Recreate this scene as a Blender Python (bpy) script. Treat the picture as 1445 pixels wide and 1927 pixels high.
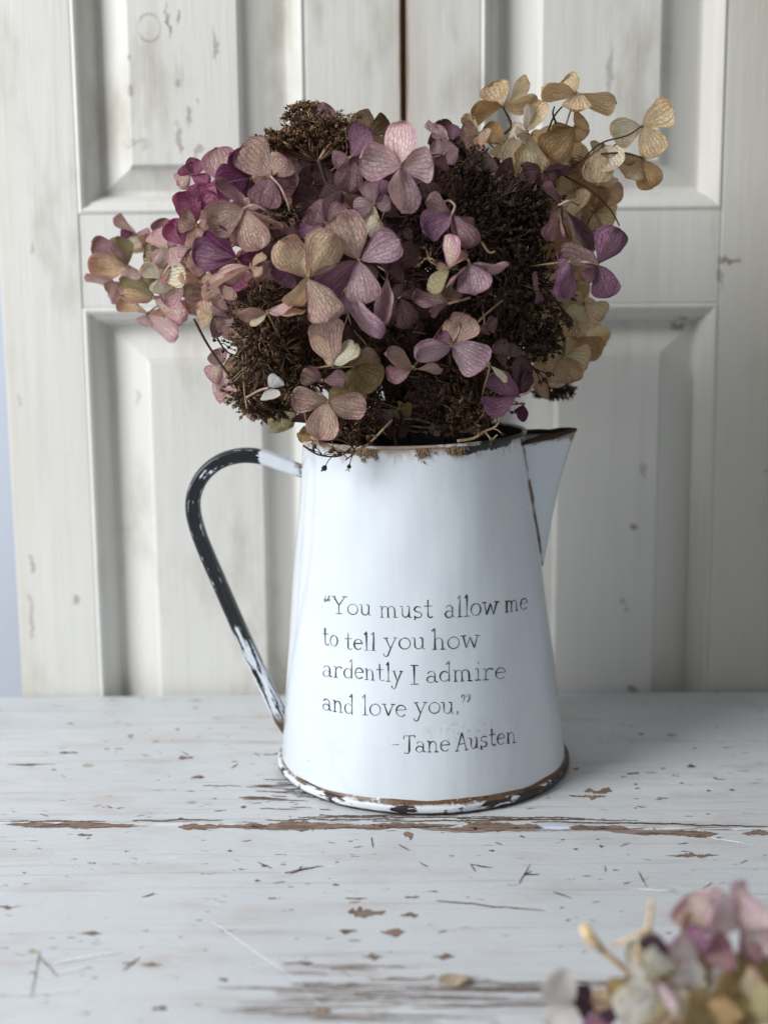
import bpy, math, random
from mathutils import Vector, Matrix, noise as mnoise
R = random.Random(11)
scene = bpy.context.scene
for o in list(bpy.data.objects): bpy.data.objects.remove(o)
col = scene.collection

# ------------------------------------------------------------------ camera, world, light, exposure
FPX = 2700.0; W0, H0 = 1445, 1927                    # focal length in photograph pixels
PITCH = math.atan(483 / FPX); ROLL = math.radians(0.45)
CAM = Vector((-0.0252, -0.871, 0.317))
FWD = Vector((0, math.cos(PITCH), -math.sin(PITCH)))
UP0 = Vector((0, math.sin(PITCH), math.cos(PITCH))); RT0 = Vector((1, 0, 0))
RT = RT0 * math.cos(ROLL) - UP0 * math.sin(ROLL)
UP = UP0 * math.cos(ROLL) + RT0 * math.sin(ROLL)
cam = bpy.data.cameras.new('camera'); camo = bpy.data.objects.new('camera', cam); col.objects.link(camo)
M = Matrix.Identity(4)
for i, a in enumerate((RT, UP, -FWD)):
    for j in range(3): M[j][i] = a[j]
M.translation = CAM
camo.matrix_world = M
cam.sensor_fit = 'VERTICAL'; cam.sensor_height = 36; cam.sensor_width = 27
cam.lens = FPX / H0 * 36
cam.clip_start = 0.02; cam.clip_end = 50
cam.dof.use_dof = True; cam.dof.aperture_fstop = 4.6
cam.dof.focus_distance = (Vector((0, -0.08, 0.16)) - CAM).dot(FWD)
scene.camera = camo

world = bpy.data.worlds.new('World'); scene.world = world; world.use_nodes = True
bg = world.node_tree.nodes['Background']
bg.inputs[0].default_value = (0.92, 0.97, 1.0, 1); bg.inputs[1].default_value = 0.31

def area(name, loc, target, sx, sy, power, colr):
    l = bpy.data.lights.new(name, 'AREA'); l.shape = 'RECTANGLE'; l.size = sx; l.size_y = sy
    l.energy = power; l.color = colr
    o = bpy.data.objects.new(name, l); col.objects.link(o)
    o.location = loc
    o.rotation_euler = (Vector(target) - Vector(loc)).to_track_quat('-Z', 'Y').to_euler()
    return o
# the window the place is lit by: tall, off to the side of the handle and a little in front
area('window_light', (-1.55, -0.95, 1.10), (0.0, -0.02, 0.12), 0.9, 1.3, 54, (0.98, 0.99, 1.0))

scene.view_settings.view_transform = 'Standard'; scene.view_settings.look = 'None'
scene.view_settings.exposure = 0.0; scene.view_settings.gamma = 1.0
scene.view_settings.use_curve_mapping = False
scene.render.engine = 'CYCLES'
scene.cycles.max_bounces = 6

def ray(x, y):
    return FWD + RT * ((x - W0 / 2) / FPX) + UP * ((H0 / 2 - y) / FPX)
def P(x, y, Y):                                     # pixel of the photograph -> point at depth Y
    d = ray(x, y); return CAM + d * ((Y - CAM.y) / d.y)
def PT(x, y, z=0.0):                                # ... -> point on the table top
    d = ray(x, y); return CAM + d * ((z - CAM.z) / d.z)
def mpp(p): return (p - CAM).dot(FWD) / FPX         # metres per pixel there
def lin(c):
    return tuple((v / 255 / 12.92) if v / 255 <= 0.04045 else ((v / 255 + 0.055) / 1.055) ** 2.4 for v in c)
def clamp(v, a=0.0, b=1.0): return max(a, min(b, v))
def sstep(a, b, v):
    t = clamp((v - a) / (b - a)); return t * t * (3 - 2 * t)

# ------------------------------------------------------------------ node helpers
class S:
    def __init__(s, g, sock): s.g = g; s.k = sock
    def __add__(a, b): return a.g.m('ADD', a, b)
    def __sub__(a, b): return a.g.m('SUBTRACT', a, b)
    def __rsub__(a, b): return a.g.m('SUBTRACT', b, a)
    def __mul__(a, b): return a.g.m('MULTIPLY', a, b)
    def __truediv__(a, b): return a.g.m('DIVIDE', a, b)
    __radd__ = __add__; __rmul__ = __mul__
class G:
    def __init__(g, name):
        g.mat = bpy.data.materials.new(name); g.mat.use_nodes = True
        g.t = g.mat.node_tree; g.t.nodes.clear()
        g.out = g.t.nodes.new('ShaderNodeOutputMaterial')
        g.pos = S(g, g.t.nodes.new('ShaderNodeNewGeometry').outputs['Position'])
    def n(g, typ): return g.t.nodes.new('ShaderNode' + typ)
    def put(g, sock, v):
        if isinstance(v, S): g.t.links.new(v.k, sock)
        elif v is not None:
            if sock.type == 'RGBA' and len(v) == 3: v = tuple(v) + (1,)
            sock.default_value = v
    def m(g, op, a, b=None, c=None, cl=False):
        n = g.n('Math'); n.operation = op; n.use_clamp = cl
        g.put(n.inputs[0], a)
        if b is not None: g.put(n.inputs[1], b)
        if c is not None: g.put(n.inputs[2], c)
        return S(g, n.outputs[0])
    def vm(g, op, a, b=None, out=0):
        n = g.n('VectorMath'); n.operation = op
        g.put(n.inputs[0], a)
        if b is not None: g.put(n.inputs[1], b)
        return S(g, n.outputs[out])
    def sep(g, v):
        n = g.n('SeparateXYZ'); g.put(n.inputs[0], v); return [S(g, o) for o in n.outputs]
    def comb(g, x, y, z):
        n = g.n('CombineXYZ')
        for i, v in enumerate((x, y, z)): g.put(n.inputs[i], v)
        return S(g, n.outputs[0])
    def noise(g, v, scale=1.0, detail=3.0, rough=0.55, dist=0.0, colr=False):
        n = g.n('TexNoise'); g.put(n.inputs['Vector'], v); n.inputs['Scale'].default_value = scale
        n.inputs['Detail'].default_value = detail; n.inputs['Roughness'].default_value = rough
        n.inputs['Distortion'].default_value = dist
        return S(g, n.outputs[1 if colr else 0])
    def vor(g, v, scale=1.0, feature='F1', out=0, rand=1.0):
        n = g.n('TexVoronoi'); n.feature = feature; g.put(n.inputs['Vector'], v)
        n.inputs['Scale'].default_value = scale; n.inputs['Randomness'].default_value = rand
        return S(g, n.outputs[out])
    def ss(g, v, a, b):                             # smoothstep, a may exceed b
        n = g.n('MapRange'); n.interpolation_type = 'SMOOTHSTEP'; g.put(n.inputs[0], v)
        if a < b: n.inputs[1].default_value, n.inputs[2].default_value = a, b
        else:
            n.inputs[1].default_value, n.inputs[2].default_value = b, a
            n.inputs[3].default_value, n.inputs[4].default_value = 1, 0
        return S(g, n.outputs[0])
    def mix(g, f, a, b, mode='MIX'):
        n = g.n('Mix'); n.data_type = 'RGBA'; n.blend_type = mode
        g.put(n.inputs[0], f); g.put(n.inputs[6], a); g.put(n.inputs[7], b)
        return S(g, n.outputs[2])
    def mx(g, a, b): return g.m('MAXIMUM', a, b)
    def scale3(g, v, x, y, z): return g.vm('MULTIPLY', v, (x, y, z))
    def blob(g, p, c, r, soft=0.12):
        d = g.vm('MULTIPLY', g.vm('SUBTRACT', p, tuple(c)), tuple(1 / a for a in r))
        return g.ss(g.vm('LENGTH', d, out=1), 1 + soft, 1 - soft)
    def boxm(g, p, x0, x1, y0, y1):
        a, b = PT(x0, y1), PT(x1, y0); c = (a + b) / 2; e = (b - a) / 2
        d = g.vm('ABSOLUTE', g.vm('MULTIPLY', g.vm('SUBTRACT', p, tuple(c)), (1 / abs(e.x), 1 / abs(e.y), 0)))
        q = g.sep(d); return g.ss(g.m('ADD', g.m('POWER', q[0], 6.0), g.m('POWER', q[1], 2.0)), 1.15, 0.85)
    def seg(g, p, a, b, w):                         # thin stroke on the table plane
        a = Vector(a); b = Vector(b); c = (a + b) / 2; u = (b - a); L = u.length / 2; u.normalize()
        q = Vector((-u.y, u.x, 0)); d = g.vm('SUBTRACT', p, tuple(c))
        al = g.m('ABSOLUTE', g.vm('DOT_PRODUCT', d, tuple(u / L), out=1))
        pe = g.m('ABSOLUTE', g.vm('DOT_PRODUCT', d, tuple(q / w), out=1))
        return g.ss(g.m('ADD', g.m('POWER', al, 2.0), pe), 1.15, 0.75)
    def bump(g, h, strength, dist):
        n = g.n('Bump'); n.inputs['Strength'].default_value = strength; n.inputs['Distance'].default_value = dist
        g.put(n.inputs['Height'], h); return S(g, n.outputs[0])
    def bsdf(g, base, rough, normal=None, spec=0.5, coat=0.0, coat_rough=0.1, link=True):
        n = g.n('BsdfPrincipled'); g.put(n.inputs['Base Color'], base); g.put(n.inputs['Roughness'], rough)
        n.inputs['Specular IOR Level'].default_value = spec
        n.inputs['Coat Weight'].default_value = coat; n.inputs['Coat Roughness'].default_value = coat_rough
        if normal: g.put(n.inputs['Normal'], normal)
        if link: g.t.links.new(n.outputs[0], g.out.inputs[0])
        return S(g, n.outputs[0])

# ------------------------------------------------------------------ object helpers
def wloc(o):
    v = Vector((0, 0, 0))
    while o: v += o.location; o = o.parent
    return v
def empty(name, loc, label, cat, group=None):
    o = bpy.data.objects.new(name, None); col.objects.link(o); o.location = loc
    o.empty_display_size = 0.02
    o['label'] = label; o['category'] = cat
    if group: o['group'] = group
    return o
def obj(name, verts, faces, mat, parent=None, origin=None, smooth=False, colors=None, uvs=None):
    """verts in world space; origin where the object's own origin goes"""
    org = Vector(origin) if origin is not None else (wloc(parent) if parent else Vector((0, 0, 0)))
    me = bpy.data.meshes.new(name)
    me.from_pydata([tuple(Vector(v) - org) for v in verts], [], faces)
    if smooth: me.polygons.foreach_set('use_smooth', [True] * len(me.polygons))
    if colors:
        a = me.color_attributes.new('col', 'FLOAT_COLOR', 'POINT')
        flat = []
        for c in colors: flat += [c[0], c[1], c[2], 1.0]
        a.data.foreach_set('color', flat)
    if uvs:
        u = me.uv_layers.new(name='UVMap')
        flat = []
        for l in me.loops: flat += uvs[l.vertex_index]
        u.data.foreach_set('uv', flat)
    me.materials.append(mat); me.update()
    o = bpy.data.objects.new(name, me); col.objects.link(o)
    if parent:
        o.parent = parent; o.location = org - wloc(parent)
    else: o.location = org
    return o
class MB:
    def __init__(s): s.v = []; s.f = []; s.c = []
    def add(s, v, f, c=None):
        b = len(s.v); s.v += [Vector(p) for p in v]; s.f += [tuple(i + b for i in q) for q in f]
        if c is not None: s.c += [c] * len(v)
    def box(s, a, b):
        x0, y0, z0 = a; x1, y1, z1 = b
        s.add([(x0, y0, z0), (x1, y0, z0), (x1, y1, z0), (x0, y1, z0), (x0, y0, z1), (x1, y0, z1), (x1, y1, z1), (x0, y1, z1)],
              [(0, 3, 2, 1), (4, 5, 6, 7), (0, 1, 5, 4), (1, 2, 6, 5), (2, 3, 7, 6), (3, 0, 4, 7)])
    def tube(s, pts, rad, n=6, c=None, cap=True):
        pts = [Vector(p) for p in pts]; m = len(pts)
        rad = rad if isinstance(rad, (list, tuple)) else [rad] * m
        V = []; F = []; prev = None
        for i, p in enumerate(pts):
            t = (pts[min(i + 1, m - 1)] - pts[max(i - 1, 0)])
            if t.length < 1e-9: t = Vector((0, 0, 1))
            t.normalize()
            if prev is None:
                h = Vector((0, 1, 0)) if abs(t.y) < 0.8 else Vector((1, 0, 0))
                a = t.cross(h).normalized()
            else:
                a = prev - t * prev.dot(t)
                a = a.normalized() if a.length > 1e-6 else t.orthogonal().normalized()
            prev = a; b = t.cross(a)
            for k in range(n):
                w = 2 * math.pi * k / n
                V.append(p + (a * math.cos(w) + b * math.sin(w)) * rad[i])
        for i in range(m - 1):
            for k in range(n):
                F.append((i * n + k, i * n + (k + 1) % n, (i + 1) * n + (k + 1) % n, (i + 1) * n + k))
        if cap:
            F.append(tuple(range(n - 1, -1, -1))); F.append(tuple((m - 1) * n + k for k in range(n)))
        s.add(V, F, c)
    def build(s, name, mat, parent=None, origin=None, smooth=False):
        return obj(name, s.v, s.f, mat, parent, origin, smooth, s.c if s.c else None)
def spline(pts, per=8):
    pts = [Vector(p) for p in pts]; out = []
    q = [pts[0] * 2 - pts[1]] + pts + [pts[-1] * 2 - pts[-2]]
    for i in range(1, len(q) - 2):
        for k in range(per):
            t = k / per; a, b, c, d = q[i - 1], q[i], q[i + 1], q[i + 2]
            out.append(0.5 * ((2 * b) + (c - a) * t + (2 * a - 5 * b + 4 * c - d) * t * t + (3 * b - a - 3 * c + d) * t ** 3))
    out.append(pts[-1]); return out
def bevel(o, w, seg=2):
    m = o.modifiers.new('bevel', 'BEVEL'); m.width = w; m.segments = seg; m.limit_method = 'ANGLE'
    m.angle_limit = math.radians(40)

# ------------------------------------------------------------------ materials of the setting
SEAM_A = PT(0, 1549); SEAM_B = PT(1445, 1561)
SEAM_K = (SEAM_B.y - SEAM_A.y) / (SEAM_B.x - SEAM_A.x)
def seam_y(x): return SEAM_A.y + SEAM_K * (x - SEAM_A.x)
PB = 0.1425                                          # back edge of the table

def table_material():
    g = G('chipped_table_paint'); p = g.pos; x, y, z = g.sep(p)
    wob = g.vm('SUBTRACT', g.noise(g.scale3(p, 150, 260, 1), 1, 6, 0.72, colr=True), (0.5, 0.5, 0.5))
    pd = g.vm('ADD', p, g.scale3(wob, 0.020, 0.0085, 0))          # ragged coordinates for chips
    grain = g.noise(g.scale3(p, 5, 170, 5), 1, 5, 0.65)
    grainf = g.noise(g.scale3(p, 22, 900, 5), 1, 4, 0.6)
    cloud = g.noise(p, 9, 4, 0.6)
    patch = g.noise(g.scale3(p, 14, 40, 5), 1, 4, 0.6)
    base = g.mix(cloud, lin((186, 191, 196)), lin((212, 214, 215)))
    base = g.mix(g.ss(patch, 0.48, 0.70) * 0.65, base, lin((188, 180, 178)))
    base = g.mix(g.ss(grain, 0.54, 0.70) * 0.5, base, lin((160, 152, 148)))
    base = g.mix(g.ss(g.noise(g.scale3(p, 60, 160, 5), 1, 3, 0.7), 0.60, 0.75) * 0.30, base, lin((236, 238, 238)))
    # brown strips where the paint has come off along the joint of the boards
    d = (SEAM_A.y - SEAM_K * SEAM_A.x) + SEAM_K * x - y           # + in front of the joint
    nz = g.noise(g.scale3(p, 11, 6, 1), 1, 2, 0.5)
    nf = g.noise(g.scale3(p, 130, 60, 1), 1, 3, 0.6)
    wid = (nz - 0.47) * 0.055 + (nf - 0.5) * 0.006
    wid = g.m('MINIMUM', wid, 0.0085 + (nf - 0.5) * 0.004)
    strip = g.ss(wid - d, -0.0003, 0.0003) * g.ss(d, -0.0004, 0.0002)
    back = g.ss(g.noise(g.scale3(p, 16, 900, 1), 1, 3, 0.6), 0.53, 0.57) * g.ss(d, -0.012, -0.002) * g.ss(d, 0.001, -0.001) * g.ss(g.noise(p, 14, 2), 0.42, 0.55)
    chip = g.mx(strip * 0.9, back * 0.9)
    # weathered zone near the front edge: raised grain lines bare of paint
    lines = g.ss(g.noise(g.scale3(p, 9, 260, 1), 1, 3, 0.5, 0.6), 0.53, 0.60)
    zone = 0.0
    for (cx, cy, rx, ry) in [(860, 1878, 330, 34), (640, 1908, 200, 18), (1010, 1850, 160, 12), (620, 1825, 120, 8), (560, 1395, 110, 10), (1000, 1925, 260, 25)]:
        c = PT(cx, cy); q = g.blob(pd, c, (rx * mpp(c), ry * mpp(c) / 0.44, 1), 0.5)
        zone = q * 0.35 if isinstance(zone, float) else g.mx(zone, q * 0.35)
    chip = g.mx(chip, lines * zone)
    # small random flecks and nicks
    v1 = g.scale3(pd, 50, 160, 0); f1 = g.ss(g.vor(v1, 1), 0.15, 0.10) * g.ss(g.sep(g.vor(v1, 1, out=1))[0], 0.80, 0.84)
    v2 = g.scale3(pd, 120, 300, 0); f2 = g.ss(g.vor(v2, 1), 0.18, 0.10) * g.ss(g.sep(g.vor(v2, 1, out=1))[1], 0.82, 0.84)
    chip = g.mx(chip, g.mx(f1 * 0.9, f2 * 0.8))
    brown = g.mix(grainf, lin((112, 86, 76)), lin((158, 132, 122)))
    base = g.mix(chip, base, brown)
    c = PT(1035, 1556); base = g.mix(g.blob(pd, c, (0.011, 0.0042, 1), 0.2) * 0.8, base, lin((190, 206, 224)))   # pale blue older paint
    c = PT(1266, 1676); base = g.mix(g.blob(pd, c, (0.0022, 0.004, 1), 0.5) * 0.4, base, lin((120, 160, 140)))
    for (cx, cy) in [(362, 1510), (62, 1790), (164, 1440), (365, 1318)]:
        c = PT(cx, cy); base = g.mix(g.blob(pd, c, (0.0028, 0.0030, 1), 0.3) * 0.7, base, lin((150, 138, 96)))
    h = g.m('MULTIPLY', chip, -1.0) + grain * 0.45 + grainf * 0.22 + g.noise(g.scale3(p, 160, 420, 5), 1, 3, 0.6) * 0.3
    g.bsdf(base, g.m('ADD', 0.50, chip * 0.3), g.bump(h, 0.8, 0.0010), spec=0.35)
    return g.mat

DX = dict(crack=P(759, 100, 0.15).x)
def door_material():
    g = G('old_door_paint'); p = g.pos; x, y, z = g.sep(p)
    wob = g.vm('SUBTRACT', g.noise(p, 90, 4, 0.6, colr=True), (0.5, 0.5, 0.5))
    pd = g.vm('ADD', p, g.scale3(wob, 0.014, 0, 0.030))
    grain = g.noise(g.scale3(p, 90, 40, 5), 1, 5, 0.6)
    cloud = g.noise(g.scale3(p, 7, 5, 4), 1, 4, 0.6)
    grime = g.noise(g.scale3(p, 24, 10, 9), 1, 4, 0.62)
    base = g.mix(cloud, lin((202, 201, 196)), lin((220, 219, 215)))
    base = g.mix(g.ss(grain, 0.5, 0.75) * 0.25, base, lin((186, 183, 174)))
    base = g.mix(g.ss(grime, 0.50, 0.78) * 0.6, base, lin((160, 152, 136)))
    # grime and painted-in light falloff towards the far jamb
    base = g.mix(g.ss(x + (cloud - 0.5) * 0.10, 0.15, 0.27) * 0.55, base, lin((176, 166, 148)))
    base = g.mix(g.ss(x + (cloud - 0.5) * 0.03, -0.272, -0.292) * 0.5, base, lin((208, 202, 190)))
    f = g.vor(g.scale3(pd, 60, 0, 26), 1); fr = g.sep(g.vor(g.scale3(pd, 60, 0, 26), 1, out=1))[0]
    base = g.mix(g.ss(f, 0.12, 0.06) * g.ss(fr, 0.90, 0.92) * 0.4, base, lin((120, 110, 98)))
    st = None
    for (cx, cy, rx, ry, a) in [(318, 38, 3, 22, 0.7), (335, 24, 2, 14, 0.7), (403, 85, 4, 26, 0.5), (352, 222, 5, 16, 0.5), (337, 270, 5, 22, 0.5), (373, 285, 5, 12, 0.5),
                             (240, 105, 4, 8, 0.5), (245, 180, 4, 6, 0.5), (336, 160, 4, 5, 0.5), (1370, 486, 17, 9, 0.75), (1352, 520, 4, 24, 0.5), (1190, 993, 8, 8, 0.7), (1190, 1298, 12, 7, 0.7),
                             (1175, 1138, 8, 5, 0.4), (1150, 130, 6, 40, 0.35), (1285, 612, 14, 9, 0.6), (150, 1130, 5, 10, 0.5), (62, 1060, 4, 10, 0.5), (62, 1160, 4, 40, 0.4),
                             (1212, 885, 5, 12, 0.4), (1438, 885, 6, 6, 0.5), (255, 270, 25, 6, 0.3)]:
        c = P(cx, cy, 0.15); q = g.blob(pd, (c.x, 0.15, c.z), (rx * 0.00039, 9, ry * 0.00039), 0.4) * a
        st = q if st is None else g.mx(st, q)
    base = g.mix(st, base, lin((116, 96, 80)))
    c = P(281, 52, 0.15)                              # ring left by a cup or knob
    dd = g.vm('LENGTH', g.vm('MULTIPLY', g.vm('SUBTRACT', p, (c.x, 0.15, c.z)), (1 / 0.0077, 0, 1 / 0.0090)), out=1)
    base = g.mix(g.ss(g.m('ABSOLUTE', dd - 1.0), 0.16, 0.05) * g.ss(grain, 0.3, 0.6) * 0.5, base, lin((120, 114, 104)))
    dc = g.m('ABSOLUTE', x - DX['crack'])             # worn edges where the leaves meet
    base = g.mix(g.ss(dc + (g.noise(g.scale3(p, 30, 1, 14), 1, 3) - 0.5) * 0.006, 0.0042, 0.0022), base, lin((122, 92, 72)))
    base = g.mix(g.ss(dc + (grime - 0.5) * 0.05, 0.022, 0.004) * 0.35, base, lin((176, 160, 142)))
    h = grain * 0.55 + cloud * 0.6 + g.noise(g.scale3(p, 420, 100, 12), 1, 3, 0.6) * 0.25
    g.bsdf(base, 0.5, g.bump(h, 0.6, 0.0014), spec=0.35)
    return g.mat

def plain(name, c, rough=0.6, spec=0.4, var=0.12, scale=60):
    g = G(name); n = g.noise(g.pos, scale, 4, 0.6)
    c = lin(c); g.bsdf(g.mix(n, tuple(v * (1 - var) for v in c), tuple(min(1, v * (1 + var)) for v in c)), rough, spec=spec)
    return g.mat
M_TABLE = table_material(); M_DOOR = door_material()
M_WALL = plain('pale_blue_wall_paint', (205, 213, 226), 0.8, 0.2, 0.05, 6)
M_DARKWOOD = plain('raw_brown_wood', (98, 74, 58), 0.8, 0.2, 0.3, 90)

# ------------------------------------------------------------------ table: boards
table = empty('painted_table', (0, -0.2, -0.03), 'white painted plank table with chipped brown joint under the enamel pitcher', 'table')
TX0, TX1 = -0.75, 0.75
def plank(ya, yb):                                   # ya(x) front, yb(x) back
    V = []; F = []; n = 24
    for i in range(n + 1):
        x = TX0 + (TX1 - TX0) * i / n
        a, b = ya(x), yb(x)
        for (yy, zz) in ((a, -0.03), (a, -0.0016), (a + 0.0016, 0.0), (b - 0.0016, 0.0), (b, -0.0016), (b, -0.03)): V.append((x, yy, zz))
    for i in range(n):
        for k in range(6): F.append((i * 6 + k, i * 6 + (k + 1) % 6, (i + 1) * 6 + (k + 1) % 6, (i + 1) * 6 + k)[::-1])
    F.append(tuple(range(6))); F.append(tuple(n * 6 + k for k in range(5, -1, -1)))
    return obj('plank', V, F, M_TABLE, table)
plank(lambda x: seam_y(x) + 0.0003, lambda x: PB)
plank(lambda x: -0.345, lambda x: seam_y(x) - 0.0003)
plank(lambda x: -0.52, lambda x: -0.3458)

# paint that has come off in known places: ragged flakes of bare wood, knife scratches, pale scuffs
def bare_material(name, a, b, rough=0.8):
    g = G(name); n = g.noise(g.scale3(g.pos, 30, 700, 5), 1, 4, 0.6); n2 = g.noise(g.pos, 120, 4, 0.6)
    g.bsdf(g.mix(g.ss(n * 0.6 + n2 * 0.4, 0.35, 0.65), lin(a), lin(b)), rough, g.bump(n, 0.6, 0.0006), spec=0.2); return g.mat
M_BARE = bare_material('bare_table_wood', (98, 78, 66), (152, 130, 116)); M_SCRATCH = bare_material('scratched_wood', (78, 62, 54), (130, 112, 102)); M_GRAIN = bare_material('worn_grain_wood', (112, 98, 92), (168, 156, 150)); M_SCUFF = bare_material('pale_scuff', (222, 227, 230), (238, 241, 243), 0.6)
rc_ = random.Random(77)
def ragged(mb, x0, x1, yt, yb, rough=0.5, taper=0.12, step=2.2, z=0.0003):
    n = max(4, int((x1 - x0) / step)); V = []; a = b = c = 0.0; lo = rc_.uniform(0, 6)
    for i in range(n + 1):
        t = i / n; e = min(1.0, min(t, 1 - t) / taper + 0.02) ** 0.7
        a = a * 0.72 + rc_.gauss(0, 0.28); b = b * 0.72 + rc_.gauss(0, 0.28); c = c * 0.9 + rc_.gauss(0, 0.10)
        h = (yb - yt) * (0.75 + 0.35 * math.sin(lo + t * 7)); m_ = (yt + yb) / 2 + c * h * rough
        hh = max(0.25, h * 0.5 * e)
        V += [PT(x0 + (x1 - x0) * t, m_ - hh * max(0.15, 1 + a * rough), z), PT(x0 + (x1 - x0) * t, m_ + hh * max(0.15, 1 + b * rough), z)]
    mb.add(V, [(2 * i, 2 * i + 1, 2 * i + 3, 2 * i + 2) for i in range(n)])
def stroke(mb, x0, y0, x1, y1, w, z=0.0004):
    n = max(4, int(math.hypot(x1 - x0, y1 - y0) / 4)); V = []; d = Vector((x1 - x0, y1 - y0)).normalized(); q = Vector((-d.y, d.x)); c = 0
    for i in range(n + 1):
        t = i / n; c = c * 0.85 + rc_.gauss(0, 0.35); ww = w * (0.25 + 0.75 * math.sin(math.pi * min(1, t * 0.92 + 0.08)) ** 0.6) * rc_.uniform(0.5, 1.2)
        p = Vector((x0, y0)).lerp(Vector((x1, y1)), t) + q * c
        V += [PT(p.x - q.x * ww, p.y - q.y * ww, z), PT(p.x + q.x * ww, p.y + q.y * ww, z)]
    mb.add(V, [(2 * i, 2 * i + 1, 2 * i + 3, 2 * i + 2) for i in range(n)])
mbb = MB()
for q in [(12, 135, 1548, 1555), (85, 255, 1547, 1558), (335, 505, 1550, 1561), (470, 735, 1547, 1562), (690, 860, 1548, 1556), (870, 1018, 1546, 1564), (822, 905, 1555, 1561), (1070, 1180, 1552, 1562), (1195, 1350, 1563, 1574), (1395, 1460, 1564, 1572)]:
    ragged(mbb, *q, rough=0.45, taper=0.15)
for (cx, cy, rx, ry) in [(690, 1716, 36, 8), (738, 1753, 24, 6), (770, 1722, 18, 5), (1302, 1610, 50, 3), (1125, 1490, 26, 6), (1108, 1498, 32, 4), (768, 1570, 9, 8), (350, 1427, 14, 3.5), (372, 1463, 13, 3),
                         (560, 1812, 30, 3), (160, 1571, 14, 2.5), (170, 1756, 22, 3), (285, 1815, 22, 3), (10, 1705, 14, 3), (600, 1902, 26, 6), (300, 1898, 14, 4), (420, 1842, 8, 4), (775, 1688, 14, 2), (1190, 1455, 12, 2),
                         (60, 1438, 44, 1.2), (130, 1416, 18, 2), (1300, 1442, 10, 2), (835, 1800, 22, 4), (655, 1752, 18, 3), (700, 1800, 20, 3), (1010, 1420, 14, 2), (520, 1420, 24, 2), (500, 1478, 20, 2), (480, 1500, 30, 1.6)]:
    ragged(mbb, cx - rx, cx + rx, cy - ry, cy + ry, rough=0.9, taper=0.35, step=1.8)
for k in range(80):                                  # nicks
    if k % 5 == 0: nx_, ny_ = rc_.uniform(-10, 1455), rc_.uniform(1340, 1915)
    cx = rc_.gauss(nx_, 70); cy = min(1935, max(1325, rc_.gauss(ny_, 26))); rx = rc_.uniform(1.5, 6.5)
    ragged(mbb, cx - rx, cx + rx, cy - rx * 0.28, cy + rx * 0.28, rough=1.1, taper=0.4, step=1.2)
mbs = MB()
for q in [(535, 1642, 608, 1628), (545, 1644, 580, 1630), (560, 1637, 570, 1628), (485, 1622, 512, 1634), (492, 1630, 505, 1628), (975, 1664, 998, 1625), (985, 1646, 1016, 1645), (885, 1626, 895, 1640), (885, 1626, 925, 1633), (1200, 1640, 1216, 1670), (232, 1825, 265, 1800),
          (268, 1688, 292, 1681), (1137, 1628, 1140, 1640), (75, 1790, 60, 1880), (75, 1800, 110, 1838), (1320, 1672, 1340, 1660), (650, 1690, 690, 1690), (700, 1575, 702, 1595), (500, 1543, 760, 1541), (700, 1545, 1010, 1542), (560, 1537, 900, 1537),
          (860, 1540, 1200, 1543), (1000, 1546, 1310, 1550), (20, 1545, 200, 1545), (250, 1544, 420, 1543), (1180, 1548, 1445, 1556), (820, 1695, 1025, 1713), (600, 1534, 860, 1534), (900, 1536, 1100, 1539), (1040, 1678, 1075, 1690), (790, 1622, 805, 1630), (750, 1588, 770, 1600)]:
    stroke(mbs, *q, 1.1)
for k in range(75):
    ax, ay = rc_.uniform(0, 1445), rc_.uniform(1345, 1915); a = rc_.gauss(0, 0.55); L = rc_.uniform(5, 22)
    stroke(mbs, ax, ay, ax + L * math.cos(a), ay + L * 0.6 * math.sin(a), rc_.uniform(0.4, 0.9))
mbg = MB()                                            # raised grain worn bare near the front edge
for k in range(64):
    cx = rc_.gauss(880, 190); cy = 1842 + abs(rc_.gauss(0, 1)) * 44; L = rc_.uniform(30, 150)
    if cy < 1950: stroke(mbg, cx - L, cy, cx + L, cy + rc_.uniform(-4, 8), rc_.uniform(0.6, 1.5))
for k in range(22):
    cx = rc_.gauss(640, 70); cy = rc_.uniform(1815, 1925); L = rc_.uniform(16, 60); stroke(mbg, cx - L, cy, cx + L, cy + rc_.uniform(-2, 5), rc_.uniform(0.7, 1.8))
for k in range(30):
    cx = rc_.gauss(530, 60); cy = rc_.gauss(1490, 16); L = rc_.uniform(10, 40); stroke(mbs, cx - L, cy, cx + L, cy + 1, 0.6)
mbw = MB()
for q in [(90, 1815, 230, 1790), (400, 1735, 560, 1845), (30, 1872, 150, 1862), (1190, 1672, 1260, 1678), (560, 1850, 610, 1900), (1330, 1575, 1420, 1590), (100, 1835, 170, 1818), (640, 1900, 870, 1908), (700, 1880, 980, 1890)]: stroke(mbw, *q, 1.6, 0.00035)
front = bpy.data.objects['plank.001']
mbb.build('bare_wood', M_BARE, table)['kind'] = 'stuff'; mbs.build('scratches', M_SCRATCH, table)['kind'] = 'stuff'; mbg.build('worn_grain', M_GRAIN, table)['kind'] = 'stuff'; mbw.build('scuffs', M_SCUFF, table)['kind'] = 'stuff'

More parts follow.
